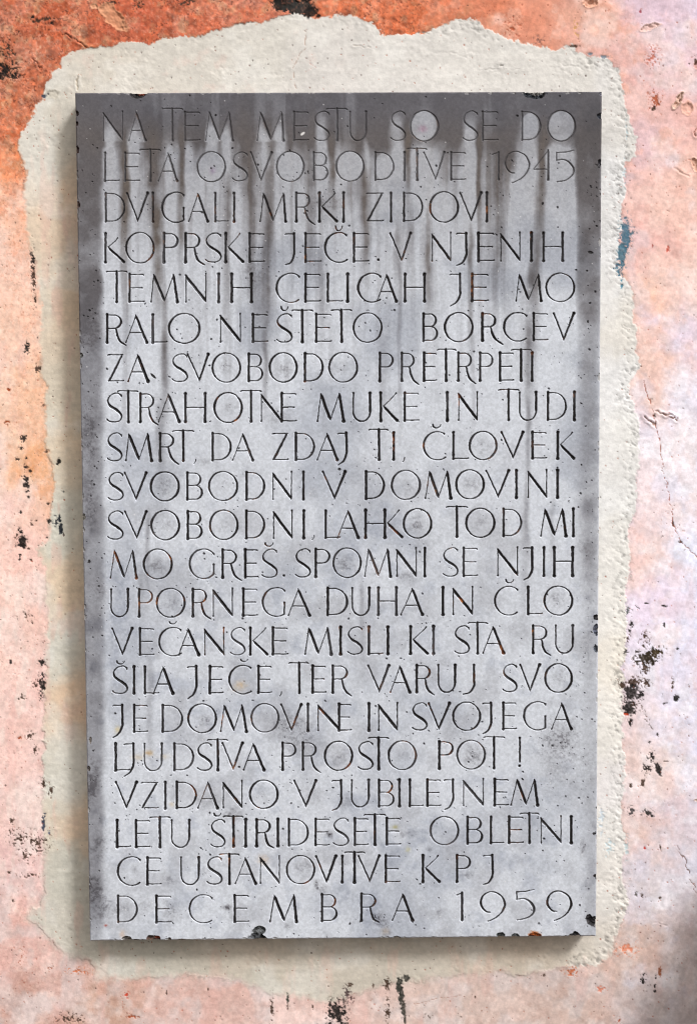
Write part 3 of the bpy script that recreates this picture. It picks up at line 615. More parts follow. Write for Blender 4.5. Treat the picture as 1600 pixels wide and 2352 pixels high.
# ------------------------------------------------------------------ the inscription
# Each entry is measured on drawings of 400 x 200 units enlarged 3.9525 times.
# (char, left, right, ...): A apex | M apex, foot, apex | V foot | T bar height, stem | R bowl, tail | K arm tip | J stem, tail
ZS = 3.9525
LINES = [
 ('NA TEM MESTU SO SE DO', 230, [(108, 368), (106, 366), (105, 365)],
  [('N', 140, 328), ('A', 372, 545, 445), ('T', 678, 870, 77, 771), ('E', 872, 1030), ('M', 1068, 1332, 1108, 1200, 1285)],
  [('M', -46, 212, -8, 85, 180), ('E', 280, 430), ('S', 475, 622), ('T', 585, 780, 79, 685), ('U', 795, 960), ('S', 1170, 1312), ('O', 1340, 1611)],
  [('S', 243, 385), ('E', 410, 568), ('D', 768, 957), ('O', 1003, 1272)]),
 ('LETA OSVOBODITVE 1945', 230, [(480, 735), (475, 728), (475, 722)],
  [('L', 148, 295), ('E', 330, 482), ('T', 470, 668, 450, 572), ('A', 640, 832, 735), ('O', 990, 1262), ('S', 1315, 1462), ('V', 1478, 1686, 1578)],
  [('O', 128, 393), ('B', 460, 610), ('O', 668, 937), ('D', 1018, 1207), ('I', 1285, 1308), ('T', 1318, 1500, 440, 1410), ('V', 1465, 1671, 1578)],
  [('E', 123, 275), ('1', 510, 580), ('9', 620, 855, 465, 755), ('4', 885, 1030), ('5', 1085, 1258, 455, 745)]),
 ('DVIGALI MRKI ZIDOVI', 420, [(95, 352), (92, 350), (92, 348)],
  [('D', 155, 348), ('V', 355, 562, 460), ('I', 583, 612), ('G', 672, 885), ('A', 915, 1110, 1005), ('L', 1148, 1285), ('I', 1318, 1350)],
  [('M', -18, 232, 18, 107, 198), ('R', 302, 490, 443, 385), ('K', 512, 692, 668), ('I', 730, 758), ('Z', 948, 1110), ('I', 1160, 1188), ('D', 1278, 1468), ('O', 1518, 1793)],
  [('V', 212, 425, 320), ('I', 450, 475)]),
 ('KOPRSKE JEČE. V NJENIH', 420, [(460, 720), (460, 715), (455, 708)],
  [('K', 153, 345, 280, 500), ('O', 345, 615), ('P', 683, 830), ('R', 880, 1070, 1028, 748), ('S', 1070, 1225), ('K', 1243, 1425, 1388), ('E', 1460, 1614)],
  [('J', 212, 305, 295, 748), ('E', 385, 545), ('C', 568, 775), ('^', 702, 392, 437, 70), ('E', 825, 978), ('.', 1058, 698), ('V', 1160, 1365, 1270), ('N', 1540, 1723)],
  [('J', 185, 285, 275, 755), ('E', 372, 535), ('N', 582, 770), ('I', 855, 878), ('H', 965, 1162)]),
 ('TEMNIH CELICAH JE MO', 600, [(118, 370), (118, 365), (118, 360)],
  [('T', 172, 365, 92, 268), ('E', 372, 522), ('M', 573, 832, 605, 703, 782), ('N', 890, 1085), ('I', 1180, 1208), ('H', 1300, 1503)],
  [('C', 128, 348), ('E', 385, 540), ('L', 588, 740), ('I', 768, 795), ('C', 868, 1085), ('A', 1040, 1238, 1135), ('H', 1290, 1490)],
  [('J', 125, 232, 218, 410), ('E', 315, 480), ('M', 720, 968, 757, 842, 928), ('O', 992, 1265)]),
 ('RALO NEŠTETO BORCEV', 600, [(485, 738), (480, 730), (475, 718)],
  [('R', 168, 357, 318, 768), ('A', 345, 557, 443), ('L', 582, 730), ('O', 733, 1030), ('N', 1203, 1398), ('E', 1490, 1643)],
  [('S', 135, 285), ('^', 210, 412, 452, 72), ('T', 272, 468, 445, 370), ('E', 482, 640), ('T', 632, 822, 443, 725), ('O', 825, 1100), ('B', 1455, 1603)],
  [('O', 72, 343), ('R', 408, 612, 548, 760), ('C', 610, 828), ('E', 873, 1022), ('V', 1062, 1265, 1160)]),
 ('ZA SVOBODO PRETRPETI', 780, [(135, 380), (125, 378), (120, 372)],
  [('Z', 185, 335), ('A', 365, 568, 460), ('S', 768, 918), ('V', 905, 1112, 1018), ('O', 1128, 1398), ('B', 1452, 1599)],
  [('O', 65, 330), ('D', 380, 565), ('O', 605, 878), ('P', 1060, 1200), ('R', 1258, 1430, 1390, 410), ('E', 1460, 1591)],
  [('T', 10, 185, 90, 92), ('R', 190, 365, 328, 405), ('P', 387, 523), ('E', 568, 708), ('T', 680, 870, 92, 773), ('I', 862, 885)]),
 ('STRAHOTNE MUKE IN TUDI', 780, [(492, 748), (488, 740), (480, 730)],
  [('S', 178, 323), ('T', 272, 467, 467, 373), ('R', 470, 650, 610, 780), ('A', 640, 852, 738), ('H', 880, 1083), ('O', 1145, 1413), ('T', 1388, 1583, 465, 1487)],
  [('N', -8, 188), ('E', 170, 320), ('M', 500, 758, 540, 625, 705), ('U', 825, 998), ('K', 1068, 1242, 1222), ('E', 1285, 1430)],
  [('I', 92, 117), ('N', 200, 383), ('T', 565, 757, 455, 658), ('U', 752, 922), ('D', 1002, 1190), ('I', 1243, 1270)]),
 ('SMRT, DA ZDAJ TI, ČLOVEK', 960, [(142, 388), (138, 380), (130, 368)],
  [('S', 182, 323), ('M', 345, 597, 380, 472, 548), ('R', 648, 835, 790, 425), ('T', 772, 970, 117, 872), (',', 982, 395), ('D', 1125, 1312), ('A', 1312, 1518, 1412)],
  [('Z', 95, 248), ('D', 298, 487), ('A', 498, 703, 595), ('J', 690, 782, 770, 432), ('T', 970, 1153, 105, 1065), ('I', 1187, 1212), (',', 1293, 378), ('C', 1462, 1661), ('^', 1590, 60, 95, 80)],
  [('L', 145, 300), ('O', 297, 560), ('V', 588, 803, 700), ('E', 862, 1008), ('K', 1092, 1262, 1238)]),
 ('SVOBODNI V DOMOVINI', 960, [(500, 745), (490, 738), (478, 722)],
  [('S', 190, 335), ('V', 335, 548, 445), ('O', 568, 842), ('B', 895, 1052), ('O', 1097, 1372), ('D', 1432, 1616)],
  [('N', 98, 280), ('I', 365, 397), ('V', 550, 772, 663), ('D', 935, 1120), ('O', 1172, 1447), ('M', 1480, 1729, 1523, 1606, 1684)],
  [('O', 175, 445), ('V', 450, 673, 565), ('I', 718, 745), ('N', 830, 1012), ('I', 1092, 1117)]),
 ('SVOBODNI, LAHKO TOD MI', 1150, [(100, 348), (90, 338), (75, 322)],
  [('S', 185, 333), ('V', 335, 550, 450), ('O', 573, 845), ('B', 900, 1050), ('O', 1105, 1375), ('D', 1430, 1616)],
  [('N', 103, 285), ('I', 370, 398), (',', 473, 335), ('L', 568, 715), ('A', 683, 893, 785), ('H', 932, 1132), ('K', 1105, 1285, 1250), ('O', 1280, 1550)],
  [('T', 93, 290, 55, 190), ('O', 267, 540), ('D', 600, 783), ('M', 945, 1193, 990, 1078, 1147), ('I', 1235, 1260)]),
 ('MO GREŠ. SPOMNI SE NJIH', 1150, [(450, 703), (440, 690), (428, 682)],
  [('M', 205, 460, 248, 338, 412), ('O', 505, 778), ('G', 922, 1158), ('R', 1215, 1405, 1360, 730), ('E', 1420, 1553)],
  [('S', 3, 150), ('^', 70, 385, 418, 78), ('.', 203, 680), ('S', 305, 450), ('P', 478, 625), ('O', 643, 912), ('M', 930, 1183, 970, 1062, 1143), ('N', 1220, 1410), ('I', 1467, 1495)],
  [('S', 63, 208), ('E', 238, 383), ('N', 555, 748), ('J', 793, 883, 872, 725), ('I', 968, 993), ('H', 1062, 1252)]),
 ('UPORNEGA DUHA IN ČLO', 1330, [(95, 340), (83, 328), (75, 320)],
  [('U', 210, 383), ('P', 458, 600), ('O', 622, 895), ('R', 945, 1128, 1088, 367), ('N', 1137, 1325), ('E', 1402, 1547)],
  [('G', 3, 218), ('A', 238, 452, 335), ('D', 587, 787), ('U', 815, 990), ('H', 1048, 1235), ('A', 1258, 1475, 1367)],
  [('I', 52, 78), ('N', 150, 340), ('C', 527, 745), ('^', 670, 5, 38, 75), ('L', 823, 970), ('O', 975, 1247)]),
 ('VEČANSKE MISLI KI STA RU', 1330, [(450, 690), (440, 683), (425, 672)],
  [('V', 220, 423, 322), ('E', 465, 612), ('C', 645, 855), ('^', 778, 388, 412, 70), ('A', 825, 1028, 918), ('N', 1060, 1248), ('S', 1297, 1440), ('K', 1467, 1646, 1621)],
  [('E', 90, 243), ('M', 388, 645, 430, 518, 598), ('I', 705, 730), ('S', 780, 923), ('L', 960, 1102), ('I', 1135, 1160), ('K', 1338, 1515, 1497), ('I', 1547, 1572)],
  [('S', 168, 312), ('T', 290, 473, 398, 378), ('A', 420, 630, 520), ('R', 868, 1045, 1012, 697), ('U', 1080, 1255)]),
 ('ŠILA JEČE, TER VARUJ SVO', 1510, [(85, 328), (77, 320), (68, 310)],
  [('S', 230, 373), ('^', 305, 35, 65, 75), ('I', 412, 440), ('L', 510, 655), ('A', 595, 793, 690), ('J', 910, 1002, 990, 380), ('E', 1100, 1238), ('C', 1280, 1488), ('^', 1425, 18, 42, 70), ('E', 1540, 1676)],
  [(',', 178, 332), ('T', 245, 430, 50, 342), ('E', 450, 588), ('R', 633, 820, 785, 355), ('V', 960, 1168, 1068), ('A', 1162, 1360, 1255), ('R', 1393, 1570, 1535, 345)],
  [('U', 15, 188), ('j', 240, 357, 345, 338), ('S', 605, 743), ('V', 757, 955, 855), ('O', 982, 1243)]),
 ('JE DOMOVINE IN SVOJEGA', 1510, [(435, 678), (425, 665), (412, 652)],
  [('J', 232, 328, 318, 733), ('E', 413, 553), ('D', 672, 872), ('O', 907, 1180), ('M', 1205, 1457, 1243, 1333, 1405), ('O', 1480, 1746)],
  [('V', 170, 375, 273), ('I', 408, 435), ('N', 507, 715), ('E', 690, 817), ('I', 962, 988), ('N', 1055, 1240), ('S', 1365, 1508), ('V', 1508, 1718, 1608)],
  [('O', 147, 412), ('J', 422, 515, 500, 700), ('E', 598, 732), ('G', 790, 1002), ('A', 1042, 1243, 1142)]),
 ('LJUDSTVA PROSTO POT !', 1680, [(113, 355), (100, 345), (88, 332)],
  [('L', 245, 390), ('J', 333, 430, 420, 413), ('U', 512, 690), ('D', 778, 972), ('S', 998, 1138), ('T', 1087, 1278, 75, 1185), ('V', 1220, 1422, 1325), ('A', 1413, 1619, 1507)],
  [('P', 178, 318), ('R', 362, 542, 502, 380), ('O', 565, 833), ('S', 875, 1018), ('T', 965, 1157, 58, 1062), ('O', 1143, 1412)],
  [('P', 18, 162), ('O', 185, 455), ('T', 430, 627, 52, 527), ('!', 762, 60, 278, 313)]),
 ('VZIDANO V JUBILEJNEM', 1680, [(462, 700), (445, 685), (435, 670)],
  [('V', 253, 463, 358), ('Z', 487, 650), ('I', 697, 723), ('D', 800, 997), ('A', 998, 1198, 1095), ('N', 1228, 1412), ('O', 1467, 1738)],
  [('V', 290, 507, 403), ('J', 637, 733, 722, 722), ('U', 810, 985), ('B', 1052, 1207), ('I', 1238, 1265), ('L', 1332, 1470), ('E', 1490, 1629)],
  [('J', 73, 168, 155, 715), ('N', 243, 437), ('E', 520, 663), ('M', 675, 935, 738, 820, 893)]),
 ('LETU ŠTIRIDESETE OBLETNI', 1860, [(98, 340), (82, 322), (65, 302)],
  [('L', 258, 398), ('E', 430, 575), ('T', 565, 758, 68, 660), ('U', 760, 940), ('S', 1120, 1258), ('^', 1182, 33, 62, 70), ('T', 1232, 1417, 60, 1327), ('I', 1425, 1452), ('R', 1523, 1696, 1666, 350)],
  [('I', 137, 162), ('D', 235, 432), ('E', 477, 620), ('S', 650, 797), ('E', 833, 973), ('T', 928, 1128, 45, 1028), ('E', 1122, 1265), ('O', 1523, 1794)],
  [('B', 273, 430), ('L', 485, 618), ('E', 650, 797), ('T', 760, 937, 33, 848), ('N', 947, 1143), ('I', 1213, 1242)]),
 ('CE USTANOVITVE K P J', 1860, [(437, 680), (422, 660), (412, 652)],
  [('C', 270, 485), ('E', 533, 675), ('U', 845, 1027), ('S', 1087, 1230), ('T', 1197, 1383, 403, 1290), ('A', 1338, 1543, 1435), ('N', 1565, 1751)],
  [('O', 220, 490), ('V', 487, 687, 590), ('I', 720, 747), ('T', 750, 940, 387, 843), ('V', 873, 1082, 980), ('E', 1113, 1260), ('K', 1450, 1623, 1603)],
  [('P', 178, 320), ('J', 427, 525, 512, 683)]),
 ('DECEMBRA 1959', 2000, [(230, 470), (215, 457), (195, 442)],
  [('D', 267, 462), ('E', 615, 768), ('C', 920, 1138), ('E', 1325, 1470)],
  [('M', 72, 330, 117, 207, 292), ('B', 535, 692), ('R', 892, 1070, 1042, 472), ('A', 1180, 1385, 1282)],
  [('1', 187, 250), ('9', 400, 632, 190, 463), ('5', 725, 900, 170, 450), ('9', 1003, 1235, 183, 458)]),
]
TK, TN, TM = 23.5, 9.5, 14.0               # thick, thin and middling cuts (enlarged units)


def catmull(p, n=7):
    p = [np.array(q, dtype=float) for q in p]
    p = [2 * p[0] - p[1]] + p + [2 * p[-1] - p[-2]]
    out = []
    for i in range(1, len(p) - 2):
        a, b, c, d = p[i - 1:i + 3]
        for t in np.arange(n) / n:
            out.append(0.5 * (2 * b + (c - a) * t + (2 * a - 5 * b + 4 * c - d) * t * t + (3 * b - a - 3 * c + d) * t ** 3))
    out.append(p[-2])
    return [tuple(q) for q in out]


def flared(x0, y0, x1, y1, w, f0=1.35, f1=1.35):
    """a straight cut that widens towards both ends"""
    P = []
    for t, k in ((0, f0), (0.07, 1.0), (0.35, 0.95), (0.65, 0.95), (0.93, 1.0), (1, f1)):
        P.append((x0 + (x1 - x0) * t, y0 + (y1 - y0) * t, w * k))
    return P


def arc(cx, cy, rx, ry, a0, a1, wfun, n=34):
    P = []
    for i in range(n + 1):
        a = math.radians(a0 + (a1 - a0) * i / n)
        P.append((cx + rx * math.cos(a), cy - ry * math.sin(a), wfun(math.degrees(a))))
    return P


def stress(a):                             # wider at the flanks, axis leaning a little
    c = math.cos(math.radians(a + 14))
    return TN * 0.95 + (TK * 0.92 - TN) * (c * c) ** 1.1


def glyph(g, cap, base):
    ch, S = g[0], []
    if ch == '^':
        cx, y0, y1, w = g[1:]
        S.append([(cx - w / 2 + 4, y0 + 2, 15), (cx - w / 2 + 8, y0 + (y1 - y0) * .5, 14), (cx - w * .18, y1 - 3, 11), (cx + w * .12, y1 - 3, 9), (cx + w / 2 - 9, y0 + (y1 - y0) * .5, 8), (cx + w / 2 - 4, y0 + 2, 9)])
        return S
    if ch == '.':
        return [[(g[1] - 2, g[2], 22), (g[1] + 2, g[2] + 1, 24)]]
    if ch == ',':
        x, y = g[1:]
        return [[(x + 5, y - 16, 10), (x + 4, y - 2, 10), (x - 5, y + 14, 6), (x - 12, y + 20, 4)]]
    if ch == '!':
        x, y0, y1, yd = g[1:]
        return [flared(x, y0, x + 1, y1, 18, 1.25, 0.9), [(x - 4, yd, 22), (x - 1, yd + 1, 24)]]
    x0, x1 = g[1], g[2]
    w, h, mid = x1 - x0, base - cap, (cap + base) / 2
    if ch == 'I':
        c = (x0 + x1) / 2
        S.append(flared(c, cap, c, base, TK))
    elif ch in 'EL':
        sx = x0 + TK * .62
        S.append(flared(sx, cap, sx, base, TK, 1.25, 1.15))
        if ch == 'E':
            S.append([(sx, cap + 4, TN), (x1 - .16 * w, cap + 4, TN), (x1 - .08 * w, cap + 5, TN * 1.2), (x1 - .05 * w, cap + 12, TN * .9)])
            S.append([(sx, mid - 2, TN), (x1 - .22 * w, mid - 2, TN), (x1 - .15 * w, mid - 2, TN * 1.4)])
        S.append([(sx, base - 4, TN), (x1 - .12 * w, base - 4, TN), (x1 - .03 * w, base - 7, TN * 1.4)])
    elif ch == 'T':
        yb, sx = g[3], g[4]
        S.append([(x0 + 3, yb + 7, TN), (x0 + 12, yb + 2, TN * 1.35), (x0 + 30, yb, TN), (x1 - 28, yb, TN), (x1 - 10, yb + 2, TN * 1.35), (x1 - 2, yb + 8, TN)])
        S.append(flared(sx, yb, sx + 2, base, TK, 1.0, 1.3))
    elif ch == 'N':
        S.append(flared(x0 + 8, cap + 12, x0 + 8, base, TN * 1.1, 1.0, 1.6))
        S.append([(x0 + 6, cap + 10, TM), (x0 + 20, cap + 34, TK), (x1 - 26, base - 32, TK), (x1 - 8, base - 4, TN * 1.2)])
        S.append(flared(x1 - 8, cap - 6, x1 - 8, base - 2, TN * 1.15, 1.6, 1.0))
    elif ch == 'M':
        a1, bt, a2 = g[3:6]
        S.append(flared(a1, cap + 8, x0 + 8, base, TN * 1.05, 1.0, 1.7))
        S.append([(a1 - 1, cap + 4, TN), (a1 + 8, cap + 26, TK), (bt - 9, base - 32, TK), (bt, base - 8, TN)])
        S.append([(bt, base - 12, TN), (a2 - 4, cap + 20, TN * .9)])
        S.append([(a2, cap + 2, TN * 1.2), (a2 + 4, cap + 24, TK * .95), (x1 - 15, base - 20, TK), (x1 - 12, base, TK * 1.4)])
    elif ch == 'A':
        ap = g[3]
        S.append(flared(ap, cap + 12, x0 + 8, base, TN * 1.05, 1.0, 1.7))
        S.append([(ap - 2, cap + 4, TN), (ap + 8, cap + 28, TK * .95), (x1 - 24, base - 22, TK), (x1 - 14, base, TK * 1.4)])
        t = 0.36
        yb = base - t * h + 3
        S.append([(x0 + 8 + (ap - x0 - 8) * (t + .02), yb, TN), (x1 - 14 + (ap - x1 + 14) * (t + .02), yb, TN)])
    elif ch == 'V':
        bt = g[3]
        S.append([(x0 + 8, cap, TM * 1.5), (x0 + 16, cap + 16, TM), (bt - 6, base - 28, TM), (bt, base - 8, TN)])
        S.append([(x1 - 13, cap, TK * 1.4), (x1 - 22, cap + 22, TK * .95), (bt + 10, base - 34, TK * .8), (bt, base - 2, TN * .9)])
    elif ch == 'K':
        sx = x0 + TK * .6
        S.append(flared(sx, cap, sx, base, TK))
        ax = g[3]
        ay = g[4] if len(g) > 4 else cap
        kx, ky = sx + 26, mid - 6
        S.append([(kx, ky, TN * .9), (ax - 16, ay + 22, TN * .9), (ax - 2, ay + 2, TN * 1.5)])
        S.append([(kx - 2, ky - 2, TN), (kx + 18, ky + 22, TK * .9), (x1 - 32, base - 24, TK * .95), (x1 - 10, base - 2, TK * 1.2)])
    elif ch == 'O':
        S.append(arc((x0 + x1) / 2, mid, w / 2 - TK * .42, h / 2 + 9, 0, 360, stress, 56))
    elif ch == 'C':
        R = 136.0 - TK * .4
        S.append(arc(x0 + 136.0, mid, R, h / 2 + 8, math.degrees(math.acos(np.clip((w - 142) / R, -1, 1))), 305, stress, 44))
        p = S[0][0]
        S.append([(p[0] - 10, p[1] - 4, TN * 1.2), (p[0] + 1, p[1] + 3, TN * 1.9), (p[0] + 3, p[1] + 14, TN * .8)])
    elif ch == 'G':
        R = 136.0 - TK * .4
        a = math.degrees(math.acos(np.clip((w - 144) / R, -1, 1)))
        A = arc(x0 + 136.0, mid, R, h / 2 + 8, a, 360 - a, stress, 44)
        S.append(A)
        S.append([(A[0][0] - 10, A[0][1] - 4, TN * 1.2), (A[0][0] + 1, A[0][1] + 3, TN * 1.9), (A[0][0] + 3, A[0][1] + 14, TN * .8)])
        S.append(flared(x1 - 10, mid + 6, x1 - 10, A[-1][1] + 2, TM * 1.2, 1.4, .9))
    elif ch == 'D':
        sx = x0 + TK * .62
        S.append(flared(sx, cap, sx, base, TK, 1.2, 1.1))
        cx = x0 + .36 * w
        ry = h / 2 - 4
        A = arc(cx, mid, x1 - cx - TK * .42, ry, 90, -90, stress, 34)
        S.append([(sx - 6, cap + 4, TN)] + A + [(sx, base - 4, TN)])
    elif ch == 'B':
        sx = x0 + TK * .62
        S.append(flared(sx, cap, sx, base, TK, 1.2, 1.1))
        ym = cap + .47 * h
        for (ya, yb, xr) in ((cap + 4, ym, x1 - .08 * w), (ym, base - 4, x1)):
            cx = x0 + .52 * w
            A = arc(cx, (ya + yb) / 2, xr - cx - TK * .42, (yb - ya) / 2, 90, -90, stress, 22)
            S.append([(sx - 4, ya, TN)] + A + [(sx, yb, TN)])
    elif ch in 'PR':
        sx = x0 + TK * .62
        S.append(flared(sx, cap, sx, base, TK, 1.2, 1.35))
        xb = x1 if ch == 'P' else g[3]
        ya, yb = cap + 4, cap + .50 * h
        cx = x0 + .5 * (xb - x0)
        A = arc(cx, (ya + yb) / 2, xb - cx - TK * .4, (yb - ya) / 2, 90, -90, stress, 24)
        S.append([(sx - 4, ya, TN)] + A + [(sx, yb, TN)])
        if ch == 'R':
            ty = g[4]
            kx = x0 + .63 * (xb - x0)
            P = catmull([(kx, yb), (kx + .16 * (x1 - kx), yb + .27 * h), (kx + .42 * (x1 - kx), yb + .46 * h), (x1 - 4, ty - 3)], 8)
            S.append([(a, b, TN + (TK * .85 - TN) * math.sin(math.pi * min(1, .12 + i / (len(P) - 1) * .85))) for i, (a, b) in enumerate(P)])
    elif ch == 'S':
        y0, hh = cap - 10, h + 18
        P = [(.90, .10), (.74, .03), (.52, .03), (.24, .10), (.08, .24), (.14, .38), (.34, .48), (.62, .575), (.86, .69), (.94, .82), (.80, .935), (.54, .975), (.26, .965), (.03, .90)]
        P = catmull([(x0 + a * w, y0 + b * hh) for a, b in P], 5)
        n = len(P) - 1
        S.append([(a, b, TN + (TK * .95 - TN) * math.exp(-((i / n - .52) / .2) ** 2)) for i, (a, b) in enumerate(P)])
        S.append([(x0 + .84 * w, y0 + .06 * hh, TN), (x0 + .91 * w, y0 + .09 * hh, TN * 1.7), (x0 + .93 * w, y0 + .14 * hh, TN * .8)])
        S.append([(x0 + .02 * w, y0 + .885 * hh, TN), (x0 + .05 * w, y0 + .90 * hh, TN * 1.5)])
    elif ch == 'U':
        xa, xb = x0 + TM * .6, x1 - TK * .55
        r = (xb - xa) / 2
        cy = base - 84
        A = arc((xa + xb) / 2, cy, r, 88, 180, 360, lambda a: TM * .95 if a < 270 else TM * .8 + (a - 270) / 90 * (TK * .3), 26)
        S.append(flared(xa, cap, xa, cy, TM, 1.5, 1.0) + A)
        S.append(flared(xb, cap, xb, cy + 8, TK * .95, 1.35, .8))
    elif ch in 'Jj':
        sx, ty = g[3], g[4]
        if ch == 'J':
            S.append([(x0 + 2, cap + 9, TN), (x0 + 10, cap + 4, TN * 1.3), (x0 + 28, cap + 3, TN), (sx + 6, cap + 3, TN)])
        P = catmull([(sx, cap), (sx + 2, cap + .5 * h), (sx + 1, base - .22 * h), (sx - .35 * (sx - x0), base + .3 * (ty - base) - 2), (x0 + 6, ty - 3)], 7)
        n = len(P) - 1
        S.append([(a, b, (TK * (1.15 if i == 0 else .92)) if i < n * .6 else TK * .92 + (TN - TK * .92) * (i / n - .6) / .4) for i, (a, b) in enumerate(P)])
    elif ch == 'Z':
        S.append([(x0 + 4, cap + 9, TN), (x0 + 14, cap + 4, TN * 1.4), (x0 + 34, cap + 3, TN), (x1 - 8, cap + 3, TN)])
        S.append([(x1 - 16, cap + 5, TN), (x1 - 24, cap + 20, TK * .85), (x0 + 24, base - 20, TK * .95), (x0 + 12, base - 4, TM)])
        S.append([(x0 + 12, base - 4, TN), (x1 - 18, base - 4, TN), (x1 - 5, base - 8, TN * 1.5)])
    elif ch == 'H':
        S.append(flared(x0 + 12, cap, x0 + 12, base, TK))
        S.append(flared(x1 - 12, cap, x1 - 12, base, TK))
        S.append([(x0 + 12, mid - 2, TN), (x1 - 12, mid - 2, TN)])
    elif ch == '1':
        sx = x1 - 12
        S.append(flared(sx, cap - 2, sx, base, TK * .9, 1.0, 1.3))
        S.append([(sx, cap, TN), (x0 + 3, cap + 20, TN * .9)])
    elif ch == '4':
        sx = x1 - 11
        S.append(flared(sx, cap - 20, sx, base, TK * .95, .7, 1.3))
        S.append([(sx, cap - 18, TN), (x0 + 6, base - .40 * h, TN)])
        S.append([(x0 + 4, base - .38 * h, TN), (sx, base - .38 * h, TN)])
    elif ch == '5':
        y0, y1 = g[3], g[4]
        S.append(catmull_w([(x0 + 8, y0 + 24), (x0 + 70, y0 + 20), (x1 - 40, y0 + 10), (x1 - 8, y0 + 2)], TN * 1.2, TN * .7))
        S.append([(x0 + 9, y0 + 22, TM), (x0 + 10, y0 + 94, TM)])
        P = catmull([(x0 + 10, y0 + 92), (x0 + 70, y0 + 84), (x0 + .72 * w, y0 + 110), (x1 - 10, y0 + 165), (x1 - 18, y0 + 220), (x0 + .55 * w, y1 - 18), (x0 + 14, y1 - 2)], 6)
        n = len(P) - 1
        S.append([(a, b, TN + (TK - TN) * math.exp(-((i / n - .5) / .24) ** 2)) for i, (a, b) in enumerate(P)])
    elif ch == '9':
        y0, y1 = g[3], g[4]
        hh = y1 - y0
        P = [(.40, .685), (.25, .665), (.10, .54), (.035, .36), (.13, .14), (.34, .025), (.55, .02), (.80, .12), (.95, .32), (.96, .50), (.86, .68), (.66, .85), (.45, .945), (.31, .99)]
        P = catmull([(x0 + a * w, y0 + b * hh) for a, b in P], 5)
        n = len(P) - 1
        S.append([(a, b, TN + (TK * .9 - TN) * max(math.exp(-((i / n - .22) / .12) ** 2), math.exp(-((i / n - .68) / .13) ** 2))) for i, (a, b) in enumerate(P)])
    return S


def catmull_w(p, w0, w1):
    P = catmull(p, 6)
    n = len(P) - 1
    return [(a, b, w0 + (w1 - w0) * i / n) for i, (a, b) in enumerate(P)]


# ------------------------------------------------------------------ the plaque
PW, PH, PD = 1184 * PX, 1.36386205, 0.05
NXP, NZP = 950, 1562
px_ = np.linspace(-PW / 2, PW / 2, NXP)
pz_ = np.linspace(PH / 2, -PH / 2, NZP)
QX, QZ = np.meshgrid(px_, pz_)
U2, V2 = to_design(QX, -PD, QZ)
pwin = Win(U2, V2)
G = np.full(U2.shape, -9.0)                # how far inside a cut (design units)
LID = np.zeros(U2.shape, dtype=np.int16)   # which letter a point belongs to
LETTER = [None]                            # (line, character) of every letter
o_centres = []
jit = np.random.default_rng(11)
wob_u = 0.35 * fbm(U2, V2, 9, 2, 70)
wob_v = 0.35 * fbm(U2, V2, 9, 2, 71)
UJ, VJ = U2 + wob_u, V2 + wob_v
wear = 0.30 * fbm(U2, V2, 7, 2, 72)        # ragged chisel edges
for li, (txt, oy, cb, t0, t1, t2) in enumerate(LINES):
    for ti, (ox, items) in enumerate(((200, t0), (600, t1), (1000, t2))):
        for g in items:
            xm = (g[1] + g[2]) / 2 if g[0] not in '^.,!' else g[1]
            X = ox + xm / ZS
            ccap = np.interp(X, [400, 800, 1200], [c[0] for c in cb])
            cbase = np.interp(X, [400, 800, 1200], [c[1] for c in cb])
            lw = (0.76 if li < 2 else 0.88 if li == 2 else 1.0) * jit.uniform(0.90, 1.10)
            if g[0] == 'O':
                o_centres.append((li, X, oy + (ccap + cbase) / 2 / ZS))
            if g[0] != '^':
                LETTER.append((li, g[0]))
            for st in glyph(g, ccap, cbase):
                P = [(ox + a / ZS, oy + b / ZS, max(c / ZS * lw, 1.9)) for a, b, c in st]
                for (ax, ay, aw), (bx, by, bw) in zip(P[:-1], P[1:]):
                    R = max(aw, bw) / 2 + 2.4
                    w = pwin(min(ax, bx) - R, max(ax, bx) + R, min(ay, by) - R, max(ay, by) + R)
                    dx, dy = bx - ax, by - ay
                    L2 = dx * dx + dy * dy + 1e-9
                    uu, vv = UJ[w], VJ[w]
                    t = np.clip(((uu - ax) * dx + (vv - ay) * dy) / L2, 0, 1)
                    s = (aw + (bw - aw) * t) / 2 - np.hypot(uu - ax - t * dx, vv - ay - t * dy) + wear[w] * 0.5
                    up = s > G[w]
                    G[w] = np.where(up, s, G[w])
                    LID[w] = np.where(up & (s > -1.3), len(LETTER) - 1, LID[w])
LIP = 1.1
depth = np.clip(G + LIP, 0, 6) * 0.95      # V-shaped cuts with a slightly opened rim

# stone colour
S_light = np.array([203., 208., 218.])
CS = np.zeros(U2.shape + (3,)) + S_light
n_big = fbm(U2, V2, 150, 5, 80)
n_mid = fbm(U2, V2, 45, 6, 81, gain=0.6)
n_fin = fbm(U2, V2, 6, 3, 82)
CS = mix(CS, np.array([150., 156., 170.]), 0.52 * sstep(-0.1, 0.9, n_big) + 0.42 * sstep(0.1, 0.9, n_mid) * sstep(900, 1300, V2))
CS = mix(CS, np.array([172., 175., 184.]), 0.55 * sstep(0.05, 0.8, fbm(U2, V2, 70, 5, 83)) * sstep(850, 1250, V2))

